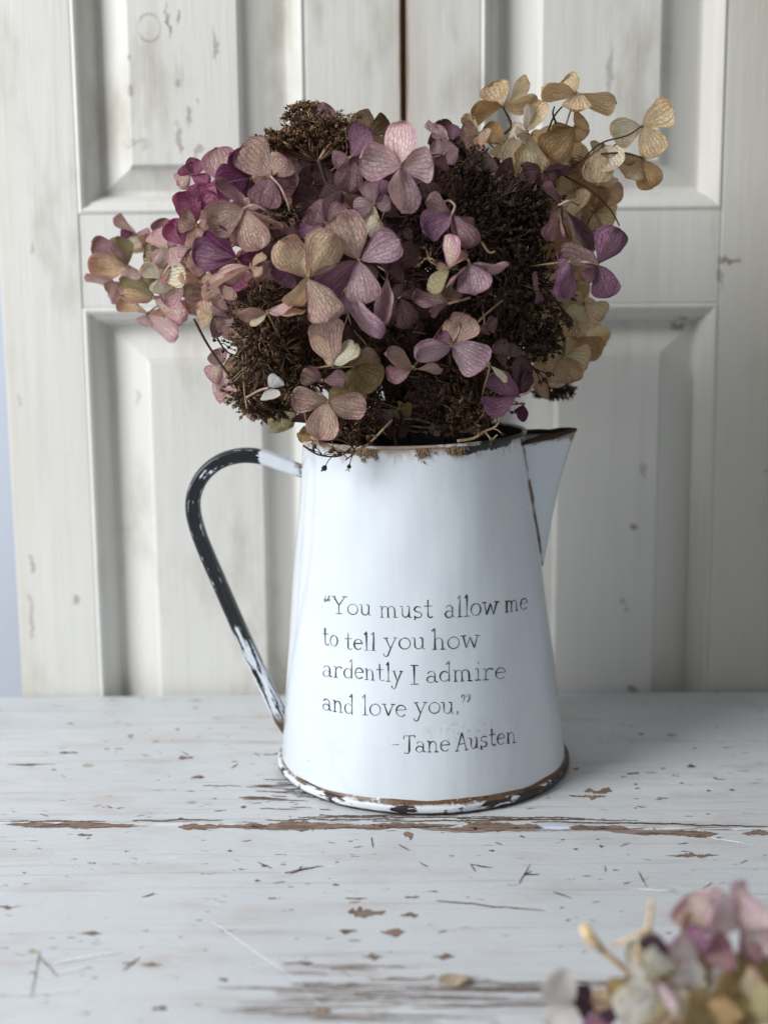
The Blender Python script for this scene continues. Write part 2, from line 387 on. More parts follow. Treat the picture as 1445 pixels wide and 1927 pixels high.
# ------------------------------------------------------------------ panelled doors behind the table
YF = 0.146; YT = YF + 0.034
ZB, ZT = -0.72, 1.05
ZR1, ZR0 = P(300, 402, YF).z, P(300, 578, YF).z       # lock rail
xL0 = P(22, 900, YF).x; xL1 = P(148, 400, YF).x
xC0 = P(563, 100, YF).x + 0.004; xC = DX['crack']
xR0 = P(905, 100, YF).x; xR1 = P(1366, 150, YF).x; xRe = xR1 + 0.115
def strip(prof, a, b, ma, mb, axis):
    pass
def moulding(parent, x0, x1, z0, z1):
    prof = [(0, 0.0004), (0.0022, -0.0008), (0.0042, 0.0004), (0.0056, 0.0024), (0.0084, 0.0050), (0.0112, 0.0110), (0.0132, 0.0175), (0.0140, 0.0205)]
    prof = [(0, 0.004)] + prof
    def loop(d, y): return [(x0 + d, YF + y, z0 + d), (x1 - d, YF + y, z0 + d), (x1 - d, YF + y, z1 - d), (x0 + d, YF + y, z1 - d)]
    for s in range(4):
        V = []; F = []
        for d, y in prof:
            L = loop(d, y); V += [L[s], L[(s + 1) % 4]]
        for i in range(len(prof) - 1): F.append((2 * i, 2 * i + 1, 2 * i + 3, 2 * i + 2))
        obj('moulding', V, F, M_DOOR, parent)
def panel(parent, x0, x1, z0, z1, fx0, fx1, fz0, fz1):
    Y = YF
    L = [(x0 - 0.003, x1 + 0.003, z0 - 0.003, z1 + 0.003, Y + 0.031), (x0 - 0.003, x1 + 0.003, z0 - 0.003, z1 + 0.003, Y + 0.0195), (x0 + 0.016, x1 - 0.016, z0 + 0.016, z1 - 0.016, Y + 0.0185),
         (fx0 - 0.0022, fx1 + 0.0022, fz0 - 0.0022, fz1 + 0.0022, Y + 0.0105), (fx0, fx1, fz0, fz1, Y + 0.0050), (fx0 + 0.0008, fx1 - 0.0008, fz0 + 0.0008, fz1 - 0.0008, Y + 0.0045)]
    V = []; F = []
    for a, b, c, d, y in L: V += [(a, y, c), (b, y, c), (b, y, d), (a, y, d)]
    for i in range(len(L) - 1):
        for k in range(4): F.append((i * 4 + k, i * 4 + (k + 1) % 4, (i + 1) * 4 + (k + 1) % 4, (i + 1) * 4 + k))
    n = len(L) * 4; F.append((n - 4, n - 3, n - 2, n - 1)); F.append((3, 2, 1, 0))
    obj('panel', V, F, M_DOOR, parent)
def board(name, parent, x0, x1, z0, z1, dy=0.0):
    m = MB(); m.box((x0, YF + dy, z0), (x1, YT, z1)); o = m.build(name, M_DOOR, parent); bevel(o, 0.0009); return o
def door(label, sx, ox0, ox1, upf, lof):
    d = empty('panelled_door', ((sx[0] + sx[1]) / 2, YF, ZB), label, 'door')
    board('stile', d, sx[0], ox0, ZB, ZT); board('stile', d, ox1, sx[1], ZB, ZT)
    board('rail', d, ox0 + 0.0002, ox1 - 0.0002, ZR0, ZR1, 0.0007)
    board('rail', d, ox0 + 0.0006, ox1 - 0.0006, ZT - 0.11, ZT, 0.0007); board('rail', d, ox0 + 0.0006, ox1 - 0.0006, ZB, ZB + 0.2, 0.0007)
    panel(d, ox0, ox1, ZR1, ZT - 0.11, upf[0], upf[1], upf[2], ZT - 0.15)
    panel(d, ox0, ox1, ZB + 0.2, ZR0, lof[0], lof[1], ZB + 0.24, lof[2])
    moulding(d, ox0, ox1, ZR1, ZT - 0.11); moulding(d, ox0, ox1, ZB + 0.2, ZR0)
    return d
door('weathered white panelled door leaf behind the pitcher handle with a faint ring mark', (xL0, xC - 0.0018), xL1, xC0,
     (P(240, 150, YF).x, P(448, 150, YF).x, P(300, 310, YF).z), (P(280, 700, YF).x, P(496, 900, YF).x, P(300, 682, YF).z))
door('weathered white panelled door leaf behind the pitcher spout with a grimy stile toned darker for shade', (xC + 0.0018, xRe), xR0, xR1,
     (P(1020, 100, YF).x, P(1245, 150, YF).x, P(1200, 302, YF).z), (P(1050, 800, YF).x, P(1238, 900, YF).x, P(1200, 668, YF).z))
m = MB(); m.box((xC - 0.0016, YF + 0.004, ZB), (xC + 0.0016, YT + 0.006, ZT - 0.002)); m.build('meeting_strip', M_DARKWOOD, bpy.data.objects['panelled_door'])
m = MB(); m.box((-2.2, 0.62, -0.74), (2.2, 0.66, 1.6)); o = m.build('wall', M_WALL); o['kind'] = 'structure'
m = MB(); m.box((-2.2, -1.6, -0.76), (2.2, 0.66, -0.74)); o = m.build('floor', M_DARKWOOD); o['kind'] = 'structure'
# legs and apron so that the boards stand on something
for lx in (TX0 + 0.04, TX1 - 0.04):
    for ly in (-0.48, 0.10):
        m = MB(); m.box((lx - 0.025, ly - 0.025, -0.74), (lx + 0.025, ly + 0.025, -0.03)); m.build('leg', M_TABLE, table)
m = MB(); m.box((TX0 + 0.03, -0.49, -0.11), (TX1 - 0.03, -0.47, -0.03)); m.build('apron', M_TABLE, table)

# ------------------------------------------------------------------ enamel pitcher
bc = PT(797, 1437); AX = bc.x; AY = 0.0
rc = P(779, 815, 0.0); HB = rc.z; SH = (rc.x - AX) / HB   # axis leans a little
R0 = 0.0900; R1 = 0.0676
TILT = 0.022
def prad(th, z):
    h = clamp(z / HB)
    r = R0 + (R1 - R0) * h
    dent = 0.00055 * math.sin(2 * th + 1 + 3 * h) + 0.00022 * math.sin(5 * th + 9 * h) + 0.00018 * math.sin(11 * th - 14 * h)
    return r + dent * math.sin(math.pi * clamp(h)) ** 0.5
def ppt(th, z, dr=0.0):                               # th = 0 towards +x, -pi/2 towards the camera
    r = prad(th, z) + dr
    x = r * math.cos(th); h = clamp(z / HB)
    return Vector((AX + SH * z + x, AY + r * math.sin(th), z + TILT * x * h ** 6))
def onbody(x, y, off=0.0002):
    d = ray(x, y); o = CAM - Vector((AX, AY, 0)); k = (R1 - R0) / HB
    ox = o.x - SH * o.z; dx = d.x - SH * d.z
    rr = R0 + k * o.z; dr = k * d.z
    a = dx * dx + d.y * d.y - dr * dr; b = 2 * (ox * dx + o.y * d.y - rr * dr); c = ox * ox + o.y * o.y - rr * rr
    disc = b * b - 4 * a * c
    t = (-b - math.sqrt(max(disc, 0))) / (2 * a)
    q = CAM + d * t
    th = math.atan2(q.y - AY, q.x - AX - SH * q.z)
    return ppt(th, q.z, off), th, q.z

def enamel_nodes(g):
    p = g.pos
    streak = g.noise(g.scale3(p, 90, 90, 4), 1, 3, 0.5)
    mott = g.noise(p, 40, 4, 0.6)
    fine = g.noise(p, 420, 3, 0.6)
    base = g.mix(mott, lin((206, 214, 222)), lin((219, 225, 231)))
    base = g.mix(g.ss(g.noise(p, 22, 5, 0.7), 0.58, 0.80) * 0.4, base, lin((190, 198, 208)))
    v = g.scale3(p, 70, 70, 70); base = g.mix(g.ss(g.vor(v, 1), 0.060, 0.035) * g.ss(g.sep(g.vor(v, 1, out=1))[0], 0.86, 0.88) * 0.7, base, lin((120, 108, 100)))
    return p, base, streak, mott, fine
RUST1 = (122, 90, 60); RUST2 = (70, 42, 26); BLACK = (26, 30, 34)
def body_material():
    g = G('white_enamel_body'); p, base, streak, mott, fine = enamel_nodes(g); x, y, z = g.sep(p)
    wob = g.vm('SUBTRACT', g.noise(p, 330, 4, 0.65, colr=True), (0.5, 0.5, 0.5)); pd = g.vm('ADD', p, g.scale3(wob, 0.007, 0.007, 0.009))
    # height below the (tilted) rim
    top = HB + TILT * 0.9 * 0 - 0.0 + 0.0
    zr = (x - (AX + SH * HB)) * TILT + HB - z
    rn = g.noise(g.scale3(p, 70, 70, 25), 1, 5, 0.65)
    rust = g.ss(zr + (rn - 0.5) * 0.016, 0.0052, 0.0012) * 0.75
    drips = g.ss(g.noise(g.scale3(p, 300, 300, 30), 1, 3, 0.6), 0.52, 0.62) * g.ss(zr + (rn - 0.5) * 0.02, 0.010, 0.003) * 0.5
    rust = g.mx(rust, drips)
    for (cx, cy, rx, ry) in [(690, 848, 26, 12), (796, 846, 17, 12), (856, 846, 20, 12)]:
        q, th, zz = onbody(cx, cy, 0); rust = g.mx(rust, g.blob(pd, q, (rx * 0.00030, 0.006, ry * 0.00030), 0.3))
    blk = None
    for (cx, cy, rx, ry) in [(880, 846, 20, 11), (905, 842, 24, 9), (930, 838, 28, 10), (952, 834, 14, 9)]:
        q, th, zz = onbody(cx, cy, 0); b_ = g.blob(g.vm('ADD', p, g.scale3(wob, 0.004, 0.004, 0.005)), q, (rx * 0.00032, 0.008, ry * 0.00032), 0.12)
        blk = b_ if blk is None else g.mx(blk, b_)
    lowrust = g.ss(z + (rn - 0.5) * 0.006, 0.0088, 0.0066) * g.ss(rn, 0.42, 0.60) * 0.7
    rust = g.mx(rust, lowrust)
    rc_ = g.mix(g.noise(p, 500, 4, 0.7), lin(RUST2), lin((176, 138, 92)))
    base = g.mix(rust, base, rc_)
    base = g.mix(blk, base, lin(BLACK))
    dirt = g.blob(pd, onbody(870, 1375, 0)[0], (0.020, 0.02, 0.005), 0.7) * g.ss(fine, 0.5, 0.65) * 0.4
    base = g.mix(dirt, base, lin((150, 140, 132)))
    big = g.noise(g.scale3(p, 60, 60, 9), 1, 2, 0.5)
    h = streak * 0.3 + mott * 0.6 + big * 1.3 + g.mx(rust, blk) * (fine - 1.0) * 0.6
    g.bsdf(base, g.m('ADD', g.m('ADD', 0.09, mott * 0.10), rust * 0.5), g.bump(h, 0.30, 0.0014), spec=0.5, coat=0.5, coat_rough=0.04)
    return g.mat
def trim_material(name, blackness, rustness, scale=(120, 120, 120), seed=0.0):
    g = G(name); p, base, streak, mott, fine = enamel_nodes(g); x, y, z = g.sep(p)
    n1 = g.noise(g.vm('ADD', g.scale3(p, *scale), (seed, 0, 0)), 1, 4, 0.6); n2 = g.noise(g.vm('ADD', g.scale3(p, 90, 90, 90), (seed + 7, 3, 0)), 1, 5, 0.7)
    b = g.ss(n1, 1 - blackness - 0.03, 1 - blackness + 0.03); r = g.ss(n2, 1 - rustness - 0.05, 1 - rustness + 0.05)
    base = g.mix(b, base, lin(BLACK)); base = g.mix(r, base, g.mix(g.noise(p, 500, 3, 0.7), lin(RUST2), lin(RUST1)))
    g.bsdf(base, g.m('ADD', 0.3, r * 0.45), g.bump(n1 * 0.4 + fine * r, 0.4, 0.0008), spec=0.5)
    return g.mat
M_BODY = body_material()
def rust_material():
    g = G('rust_crust'); n = g.noise(g.pos, 700, 4, 0.7)
    g.bsdf(g.mix(n, lin((74, 54, 42)), lin((180, 152, 120))), 0.85, g.bump(n, 0.8, 0.0006), spec=0.2)
    return g.mat
M_RUST = rust_material()
M_LINING = plain('dark_enamel_lining', (30, 30, 34), 0.35, 0.4, 0.3, 40)

pit = empty('enamel_pitcher', (AX, AY, 0), 'white chipped enamel pitcher with black handle, pointed spout and handwritten quote', 'pitcher')
NS = 144
def lathe(fn, rows, name, mat, parent, close=False, smooth=True):
    V = []; F = []
    for q in rows:
        for k in range(NS): V.append(fn(2 * math.pi * k / NS, q))
    n = len(rows)
    for i in range(n - 1):
        for k in range(NS): F.append((i * NS + k, i * NS + (k + 1) % NS, (i + 1) * NS + (k + 1) % NS, (i + 1) * NS + k))
    if close: F.append(tuple((n - 1) * NS + k for k in range(NS)))
    return obj(name, V, F, mat, parent, smooth=smooth)
body = lathe(lambda th, z: ppt(th, z), [0.004 + (HB - 0.004) * i / 60 for i in range(61)], 'body', M_BODY, pit)
rows = [HB - (HB - 0.006) * i / 24 for i in range(25)]
lathe(lambda th, z: ppt(th, z, -0.0011), rows, 'lining', M_LINING, pit, close=True)
# rolled lip
def lip(th, a): 
    p = ppt(th, HB); c = Vector((math.cos(th), math.sin(th), 0))
    return p + c * (0.0014 * math.cos(a) - 0.0004) + Vector((0, 0, 0.0011 * math.sin(a)))
def lip_material():
    g = G('worn_lip_enamel'); p, base, streak, mott, fine = enamel_nodes(g); x, y, z = g.sep(p)
    n2 = g.noise(g.scale3(p, 80, 80, 80), 1, 5, 0.7)
    b = g.ss(x + (n2 - 0.5) * 0.01, 0.028, 0.031) * g.ss(x, 0.060, 0.056) * g.ss(y, 0.0, -0.01)
    base = g.mix(g.ss(n2, 0.38, 0.52) * 0.8, base, g.mix(fine, lin((92, 62, 38)), lin((178, 142, 100))))
    base = g.mix(b * g.ss(mott, 0.35, 0.42), base, lin(BLACK))
    g.bsdf(base, 0.5, g.bump(n2, 0.5, 0.0008)); return g.mat
lathe(lip, [2 * math.pi * i / 10 for i in range(11)], 'lip', lip_material(), pit)
# rolled foot ring
def foot(th, a):
    r, z = a; w = 0.0003 * math.sin(3 * th) + 0.0002 * math.sin(17 * th)
    return Vector((AX + (r + w) * math.cos(th), AY + (r + w) * math.sin(th), z + (0.0002 * math.sin(9 * th) if z > 0.002 else 0)))
M_FOOT = None
def foot_material():
    g = G('chipped_foot_enamel'); p, base, streak, mott, fine = enamel_nodes(g); x, y, z = g.sep(p)
    n1 = g.noise(g.scale3(p, 46, 46, 190), 1, 4, 0.6); n2 = g.noise(g.scale3(p, 110, 110, 160), 1, 5, 0.7)
    low = g.ss(z + (n1 - 0.5) * 0.003, 0.0026, 0.0014)
    right = g.ss(x, 0.02, 0.085)
    blk = g.mx(low, g.ss(n1 + right * 0.22, 0.52, 0.56))
    top = g.ss(z + (n2 - 0.5) * 0.003, 0.0056, 0.0068) * g.ss(n2 + right * 0.12, 0.36, 0.48)
    base = g.mix(blk, base, g.mix(n2, lin(BLACK), lin((58, 42, 34))))
    base = g.mix(g.mx(top, g.ss(n2 + right * 0.1, 0.62, 0.68)), base, g.mix(fine, lin((52, 36, 26)), lin((132, 98, 66))))
    g.bsdf(base, 0.42, g.bump(n1 + n2, 0.4, 0.001)); return g.mat
ft = [(0.0885, 0.0088), (0.0898, 0.0074), (0.0902, 0.0064), (0.0906, 0.0062), (0.0917, 0.0060), (0.0923, 0.0048), (0.0922, 0.0030), (0.0914, 0.0012), (0.0900, 0.0002), (0.0880, 0.0)]
lathe(foot, ft[::-1], 'foot_ring', foot_material(), pit)
# bottom plate
lathe(lambda th, r: Vector((AX + r * math.cos(th), AY + r * math.sin(th), 0.0012)), [0.088, 0.04, 0.001], 'bottom_plate', M_LINING, pit, close=True)

# spout: a folded V of sheet, open at the top, seam down the body
tipT = P(1083, 811, -0.004); tipB = P(1021, 1066, -0.004)
Vs = []; Fs = []; NR = 22; NC = 12
th_top = math.radians(21); zb = tipB.z
def spout_pt(i, j, off=0.0):
    t = i / NR                                        # 0 bottom, 1 top
    z = zb + (tipT.z - zb) * t
    half = math.radians(2) + th_top * t ** 0.75
    out = (tipB + (tipT - tipB) * t) - Vector((0.0022 * math.sin(math.pi * t ** 1.3), 0, 0))
    zz = min(z, HB + 0.002)
    a = ppt(-half, min(zz, HB), 0.0004); b = ppt(half, min(zz, HB), 0.0004)
    u = j / NC
    q = a.lerp(b, u)
    k = 1 - abs(2 * u - 1) ** (1.35 + 0.5 * (1 - t))
    tipx = out.x - off
    q = Vector((q.x + (tipx - q.x) * k, q.y + (out.y - q.y) * k * 0.3, z + (q.z - min(zz, HB)) * (1 - k)))
    q.z -= 0.0065 * (1 - k) * t ** 3
    return q
for i in range(NR + 1):
    for j in range(NC + 1): Vs.append(spout_pt(i, j))
for i in range(NR):
    for j in range(NC): Fs.append((i * (NC + 1) + j, i * (NC + 1) + j + 1, (i + 1) * (NC + 1) + j + 1, (i + 1) * (NC + 1) + j)[::-1])
def spout_material():
    g = G('white_enamel_spout'); p, base, streak, mott, fine = enamel_nodes(g); x, y, z = g.sep(p)
    n = g.noise(g.scale3(p, 90, 90, 60), 1, 5, 0.7)
    edge = g.ss(z + (n - 0.5) * 0.012, tipT.z - 0.007, tipT.z - 0.0035)
    back = S(g, g.t.nodes.new('ShaderNodeNewGeometry').outputs['Backfacing'])
    base = g.mix(edge * 0.85, base, g.mix(fine, lin((84, 56, 36)), lin((172, 134, 90))))
    g.bsdf(base, 0.35, g.bump(mott, 0.25, 0.0012), coat=0.15); return g.mat
so = obj('spout', Vs, Fs, spout_material(), pit, smooth=True)
sm = so.modifiers.new('sheet', 'SOLIDIFY'); sm.thickness = 0.0011; sm.offset = 0
mb = MB()                                              # rusty seam bead where the spout meets the body, and its rim
mb.tube([ppt(-(math.radians(2) + th_top * (i / NR) ** 0.75) + R.gauss(0, 0.006), zb + (HB - zb) * i / NR * 0.975, 0.0007) for i in range(NR + 1)], [0.0002 + 0.0007 * R.random() ** 2 for i in range(NR + 1)], 6)
mb.build('spout_seam', M_RUST, pit, smooth=True)
M_SRIM = plain('dark_rusted_edge', (58, 42, 32), 0.75, 0.3, 0.5, 400)
mb = MB(); mb.tube([spout_pt(NR, j) + Vector((0, 0, R.uniform(0, 0.0008))) for j in range(NC + 1)], [R.uniform(0.0012, 0.0021) for j in range(NC + 1)], 7); mb.build('spout_rim', M_SRIM, pit, smooth=True)

# handle: hollow strap bent in a hook
hp = [(576, 890), (530, 872), (495, 860), (455, 857), (415, 868), (384, 893), (367, 926), (364, 960), (374, 1002), (392, 1048), (414, 1098), (440, 1158), (466, 1216), (490, 1268), (512, 1314), (529, 1350), (541, 1374)]
path = spline([P(a, b, 0.004) for a, b in hp], 6)
prof = []
for k in range(20):                                    # C-shaped section with a groove on the visible flank
    w = 2 * math.pi * k / 20
    a = math.cos(w); b = math.sin(w)
    rx = 0.0046 * math.copysign(abs(a) ** 0.7, a); ry = 0.0072 * math.copysign(abs(b) ** 0.8, b)
    if b < -0.6: ry *= 0.72 + 0.28 * abs(a) / 0.8
    prof.append((rx, ry))
Vh = []; Fh = []
for i, p_ in enumerate(path):
    t = (path[min(i + 1, len(path) - 1)] - path[max(i - 1, 0)]).normalized()
    sd = Vector((0, 1, 0)); a = t.cross(sd).normalized()
    e = min(i, len(path) - 1 - i) / 6.0; sc = 0.78 + 0.22 * clamp(e)
    for rx, ry in prof: Vh.append(p_ + a * rx * sc + sd * ry * sc)
n = len(prof)
for i in range(len(path) - 1):
    for k in range(n): Fh.append((i * n + k, i * n + (k + 1) % n, (i + 1) * n + (k + 1) % n, (i + 1) * n + k))
Fh.append(tuple(range(n))); Fh.append(tuple((len(path) - 1) * n + k for k in range(n - 1, -1, -1)))
def handle_material():
    g = G('worn_black_handle'); p, base, streak, mott, fine = enamel_nodes(g); x, y, z = g.sep(p)
    uvn = g.n('UVMap'); uvn.uv_map = 'UVMap'; u_, v_, _w = g.sep(S(g, uvn.outputs[0]))
    ring = g.m('ABSOLUTE', v_ - 0.5)
    n1 = g.noise(g.comb(u_ * 30, ring * 14, 0), 1, 5, 0.65); n2 = g.noise(p, 210, 4, 0.65)
    # paint worn through on the grooved flank and towards the lower end
    zlow = P(480, 1240, 0).z; ztop = P(500, 862, 0).z
    flank = g.ss(y, 0.0025, -0.0010)
    wear = g.ss(n1 + n2 * 0.25 + flank * 0.04 + g.ss(z, P(430, 1130, 0).z, P(490, 1270, 0).z) * 0.16 + g.ss(x, P(480, 862, 0).x, P(505, 862, 0).x) * g.ss(z, zlow, ztop - 0.03) * 0.5, 0.775, 0.805)
    base = g.mix(wear, lin(BLACK), base)
    base = g.mix(g.mx(g.ss(x, P(550, 880, 0).x, P(563, 880, 0).x) * g.ss(n2, 0.3, 0.5), g.ss(z + n1 * 0.02, P(520, 1330, 0).z + 0.010, P(533, 1356, 0).z + 0.008)), base, lin((92, 68, 52)))
    g.bsdf(base, 0.36, g.bump(wear * (-0.6) + n2 * 0.3, 0.4, 0.0008)); return g.mat
obj('handle', Vh, Fh, handle_material(), pit, smooth=True, uvs=[(i // n * 0.004, (i % n) / n) for i in range(len(Vh))])

# frayed rust crusts hanging on the lip
for (cx, cy, rx, ry, nn) in [(690, 850, 24, 16, 70), (797, 852, 15, 16, 46), (856, 848, 18, 12, 60)]:
    mb = MB()
    for k in range(nn):
        ax = cx + R.gauss(0, rx * 0.5); ay = cy - ry * 0.5 + abs(R.gauss(0, ry * 0.55))
        q = onbody(ax, ay, 0.0005)[0]; q2 = onbody(ax + R.uniform(-5, 5), ay + R.uniform(2, 8), 0.0008 + 0.0010 * R.random())[0]
        mb.tube([q, q2], [0.00055, 0.0002], 4)
    mb.build('rust_flake', M_RUST, pit)['kind'] = 'stuff'

# ------------------------------------------------------------------ handwriting
def arc(cx, cy, rx, ry, a0, a1, n=14):
    return [(cx + rx * math.cos(math.radians(a0 + (a1 - a0) * i / n)), cy + ry * math.sin(math.radians(a0 + (a1 - a0) * i / n))) for i in range(n + 1)]
A_ = 1.75
GL = {  # advance width, strokes; x-height 1
 'o': (0.95, [arc(0.47, 0.5, 0.40, 0.48, 100, 460, 24)]),
 'e': (0.92, [[(0.10, 0.56), (0.80, 0.60)] + arc(0.45, 0.5, 0.37, 0.48, 12, 320, 22)]),
 'a': (0.98, [[(0.16, 0.80)] + arc(0.42, 0.66, 0.28, 0.32, 150, 0, 10) + [(0.70, 0.20), (0.76, 0.04), (0.92, 0.03)], arc(0.40, 0.28, 0.30, 0.27, 20, 380, 18)]),
 'n': (1.10, [[(0.06, 0.96), (0.24, 0.98), (0.24, 0.02)], [(0.08, 0.01), (0.40, 0.0)], arc(0.52, 0.55, 0.28, 0.40, 170, 0, 10) + [(0.80, 0.02)], [(0.66, 0.0), (0.98, 0.0)]]),
 'm': (1.62, [[(0.04, 0.96), (0.20, 0.98), (0.22, 0.02)], [(0.08, 0.0), (0.38, 0.0)], arc(0.46, 0.58, 0.25, 0.38, 170, 0, 10) + [(0.72, 0.02)], [(0.60, 0.0), (0.86, 0.0)],
              arc(0.98, 0.58, 0.27, 0.38, 165, 0, 10) + [(1.26, 0.02)], [(1.14, 0.0), (1.50, 0.0)]]),
 'u': (1.08, [[(0.04, 0.98), (0.24, 0.97), (0.24, 0.36)] + arc(0.50, 0.34, 0.26, 0.32, 180, 350, 10) + [(0.80, 0.55)], [(0.60, 0.99), (0.80, 0.97), (0.81, 0.02), (0.98, 0.02)]]),
 'd': (1.06, [arc(0.44, 0.44, 0.34, 0.43, 40, 320, 18), [(0.56, 1.45), (0.78, A_), (0.79, -0.02)]]),
 'l': (0.62, [[(0.12, 1.45), (0.32, A_), (0.32, 0.0)], [(0.10, 0.0), (0.56, 0.02)]]),
 't': (0.86, [[(0.36, 1.55), (0.38, 0.30)] + arc(0.58, 0.26, 0.20, 0.25, 180, 330, 8), [(0.06, 1.0), (0.74, 1.03)]]),
 'h': (1.12, [[(0.06, 1.5), (0.26, A_), (0.26, 0.0)], [(0.06, 0.0), (0.42, 0.0)], arc(0.53, 0.55, 0.27, 0.40, 170, 0, 10) + [(0.80, 0.0)], [(0.66, 0.0), (1.0, 0.0)]]),
 'w': (1.45, [[(0.20, 1.0), (0.42, 0.0), (0.70, 0.92), (0.98, 0.0), (1.22, 1.02)], [(0.02, 1.0), (0.40, 1.02)], [(1.02, 1.04), (1.42, 1.02)]]),
 'y': (1.10, [[(0.20, 0.98), (0.54, 0.05)], [(0.90, 1.0), (0.54, 0.05), (0.40, -0.38)] + arc(0.22, -0.42, 0.17, 0.20, -30, -200, 8), [(0.04, 0.98), (0.38, 1.0)], [(0.72, 1.02), (1.06, 1.0)]]),
 'r': (0.95, [[(0.06, 0.96), (0.28, 0.98), (0.29, 0.0)], [(0.08, 0.0), (0.54, 0.0)], arc(0.62, 0.55, 0.32, 0.42, 170, 45, 10)]),
 's': (0.86, [arc(0.43, 0.73, 0.28, 0.24, 30, 250, 12) + arc(0.43, 0.25, 0.30, 0.25, 75, -140, 12), [(0.18, 0.16), (0.20, -0.22)]]),
 'v': (1.05, [[(0.18, 1.0), (0.52, 0.02), (0.86, 1.0)], [(0.02, 1.0), (0.36, 1.0)], [(0.70, 1.01), (1.02, 1.0)]]),
 'i': (0.60, [[(0.08, 0.97), (0.30, 0.98), (0.30, 0.0)], [(0.08, 0.0), (0.52, 0.0)], [(0.29, 1.48), (0.34, 1.50)]]),
 'I': (0.80, [[(0.40, 1.65), (0.40, 0.0)], [(0.10, 1.66), (0.74, 1.65)], [(0.08, 0.0), (0.74, 0.02)]]),
 'Y': (1.25, [[(0.18, 1.62), (0.60, 0.80), (0.60, 0.02)], [(1.10, 1.62), (0.60, 0.80)], [(0.02, 1.63), (0.40, 1.61)], [(0.86, 1.62), (1.30, 1.62)], [(0.36, 0.0), (0.84, 0.02)]]),
 'J': (1.00, [[(0.08, 1.30), (0.10, 1.58), (1.02, 1.56), (1.0, 1.40)], [(0.56, 1.56), (0.54, 0.20)] + arc(0.32, 0.20, 0.22, 0.24, 0, -150, 8)]),
 'A': (1.35, [[(0.16, 0.0), (0.66, 1.62), (1.12, 0.0)], [(0.36, 0.58), (0.94, 0.62)], [(0.02, 0.0), (0.34, 0.02)], [(0.94, 0.0), (1.30, 0.02)]]),
 '.': (0.35, [[(0.14, 0.05), (0.20, 0.05)]]),
 '-': (0.70, [[(0.05, 0.55), (0.65, 0.56)]]),
 'L': (0.75, [[(0.26, 0.46)] + arc(0.20, 0.10, 0.10, 0.10, 170, 420, 9), [(0.62, 0.46)] + arc(0.56, 0.10, 0.10, 0.10, 170, 420, 9)]),
 'Q': (0.80, [arc(0.18, 0.40, 0.11, 0.10, 250, -20, 9) + [(0.24, 0.16), (0.10, 0.0)], arc(0.56, 0.40, 0.11, 0.10, 250, -20, 9) + [(0.62, 0.16), (0.48, 0.0)]]),
}
def ink_material():
    g = G('faded_black_ink'); n = g.noise(g.pos, 160, 4, 0.6); n2 = g.noise(g.pos, 1500, 2, 0.6)
    x, y, z = g.sep(g.pos)
    fade = g.ss(n + g.ss(x, -0.045, -0.075) * 0.06, 0.54, 0.78) * 0.60 + g.ss(n2, 0.5, 0.7) * 0.22
    g.bsdf(g.mix(fade, lin((20, 22, 28)), lin((196, 204, 214))), 0.4); return g.mat
M_INK = ink_material()
def z6(x, y): return 580 + x / 2.89, 1080 + y / 2.89
WORDS = [('L', 78, 118, 152, 148, 66), ('You', 122, 348, 214, 226, 58), ('must', 385, 682, 236, 238, 62), ('allow', 738, 1034, 238, 221, 68), ('me', 1062, 1190, 207, 190, 62),
         ('to', 70, 160, 388, 395, 60), ('tell', 192, 370, 409, 419, 58), ('you', 405, 642, 410, 408, 62), ('how', 668, 938, 411, 402, 66),
         ('ardently', 74, 516, 556, 592, 60), ('I', 550, 602, 600, 600, 62), ('admire', 638, 1078, 592, 570, 63),
         ('and', 76, 250, 736, 768, 62), ('love', 284, 538, 770, 777, 64), ('you.', 570, 824, 764, 758, 62), ('Q', 828, 888, 702, 694, 84),
         ('-', 450, 496, 962, 960, 58), ('Jane', 513, 774, 976, 965, 60), ('Austen', 797, 1134, 965, 915, 60)]
for (wd, xa, xb, ya, yb, xh) in WORDS:
    adv = sum(GL[c][0] for c in wd); kx = (xb - xa) / adv; cur = 0.0; mb = MB()
    for c in wd:
        w, strokes = GL[c]; jit = R.uniform(-1.5, 1.5); sk = R.uniform(-0.02, 0.03)
        for st in strokes:
            px = []
            for (gx, gy) in st:
                X = xa + (cur + gx) * kx + sk * gy * xh; Yb = ya + (yb - ya) * (cur + gx) / adv
                px.append(Vector(z6(X, Yb + jit - gy * xh)))
            # resample
            pts = [px[0]]
            for a, b in zip(px[:-1], px[1:]):
                m_ = max(1, int((b - a).length / 3)); pts += [a.lerp(b, (k + 1) / m_) for k in range(m_)]
            V = []; F = []; wv = R.uniform(0.8, 1.25); ph = R.uniform(0, 6)
            if c in 'LQ': wv *= 0.75
            if c == '.': wv = 3.4
            if c == 'i' and gy > 1.3: wv = 2.2
            for i, q in enumerate(pts):
                t = pts[min(i + 1, len(pts) - 1)] - pts[max(i - 1, 0)]
                t = t.normalized() if t.length > 0 else Vector((1, 0)); nn = Vector((-t.y, t.x))
                ww = wv * (0.85 + 0.35 * math.sin(i * 0.35 + ph)) * (1.15 - 0.35 * abs(t.x))
                for s_ in (-1, 1): V.append(onbody(q.x + nn.x * ww * s_, q.y + nn.y * ww * s_, 0.00018)[0])
            for i in range(len(pts) - 1): F.append((2 * i, 2 * i + 1, 2 * i + 3, 2 * i + 2))
            mb.add(V, F)
        cur += w
    mb.build('lettering', M_INK, body)

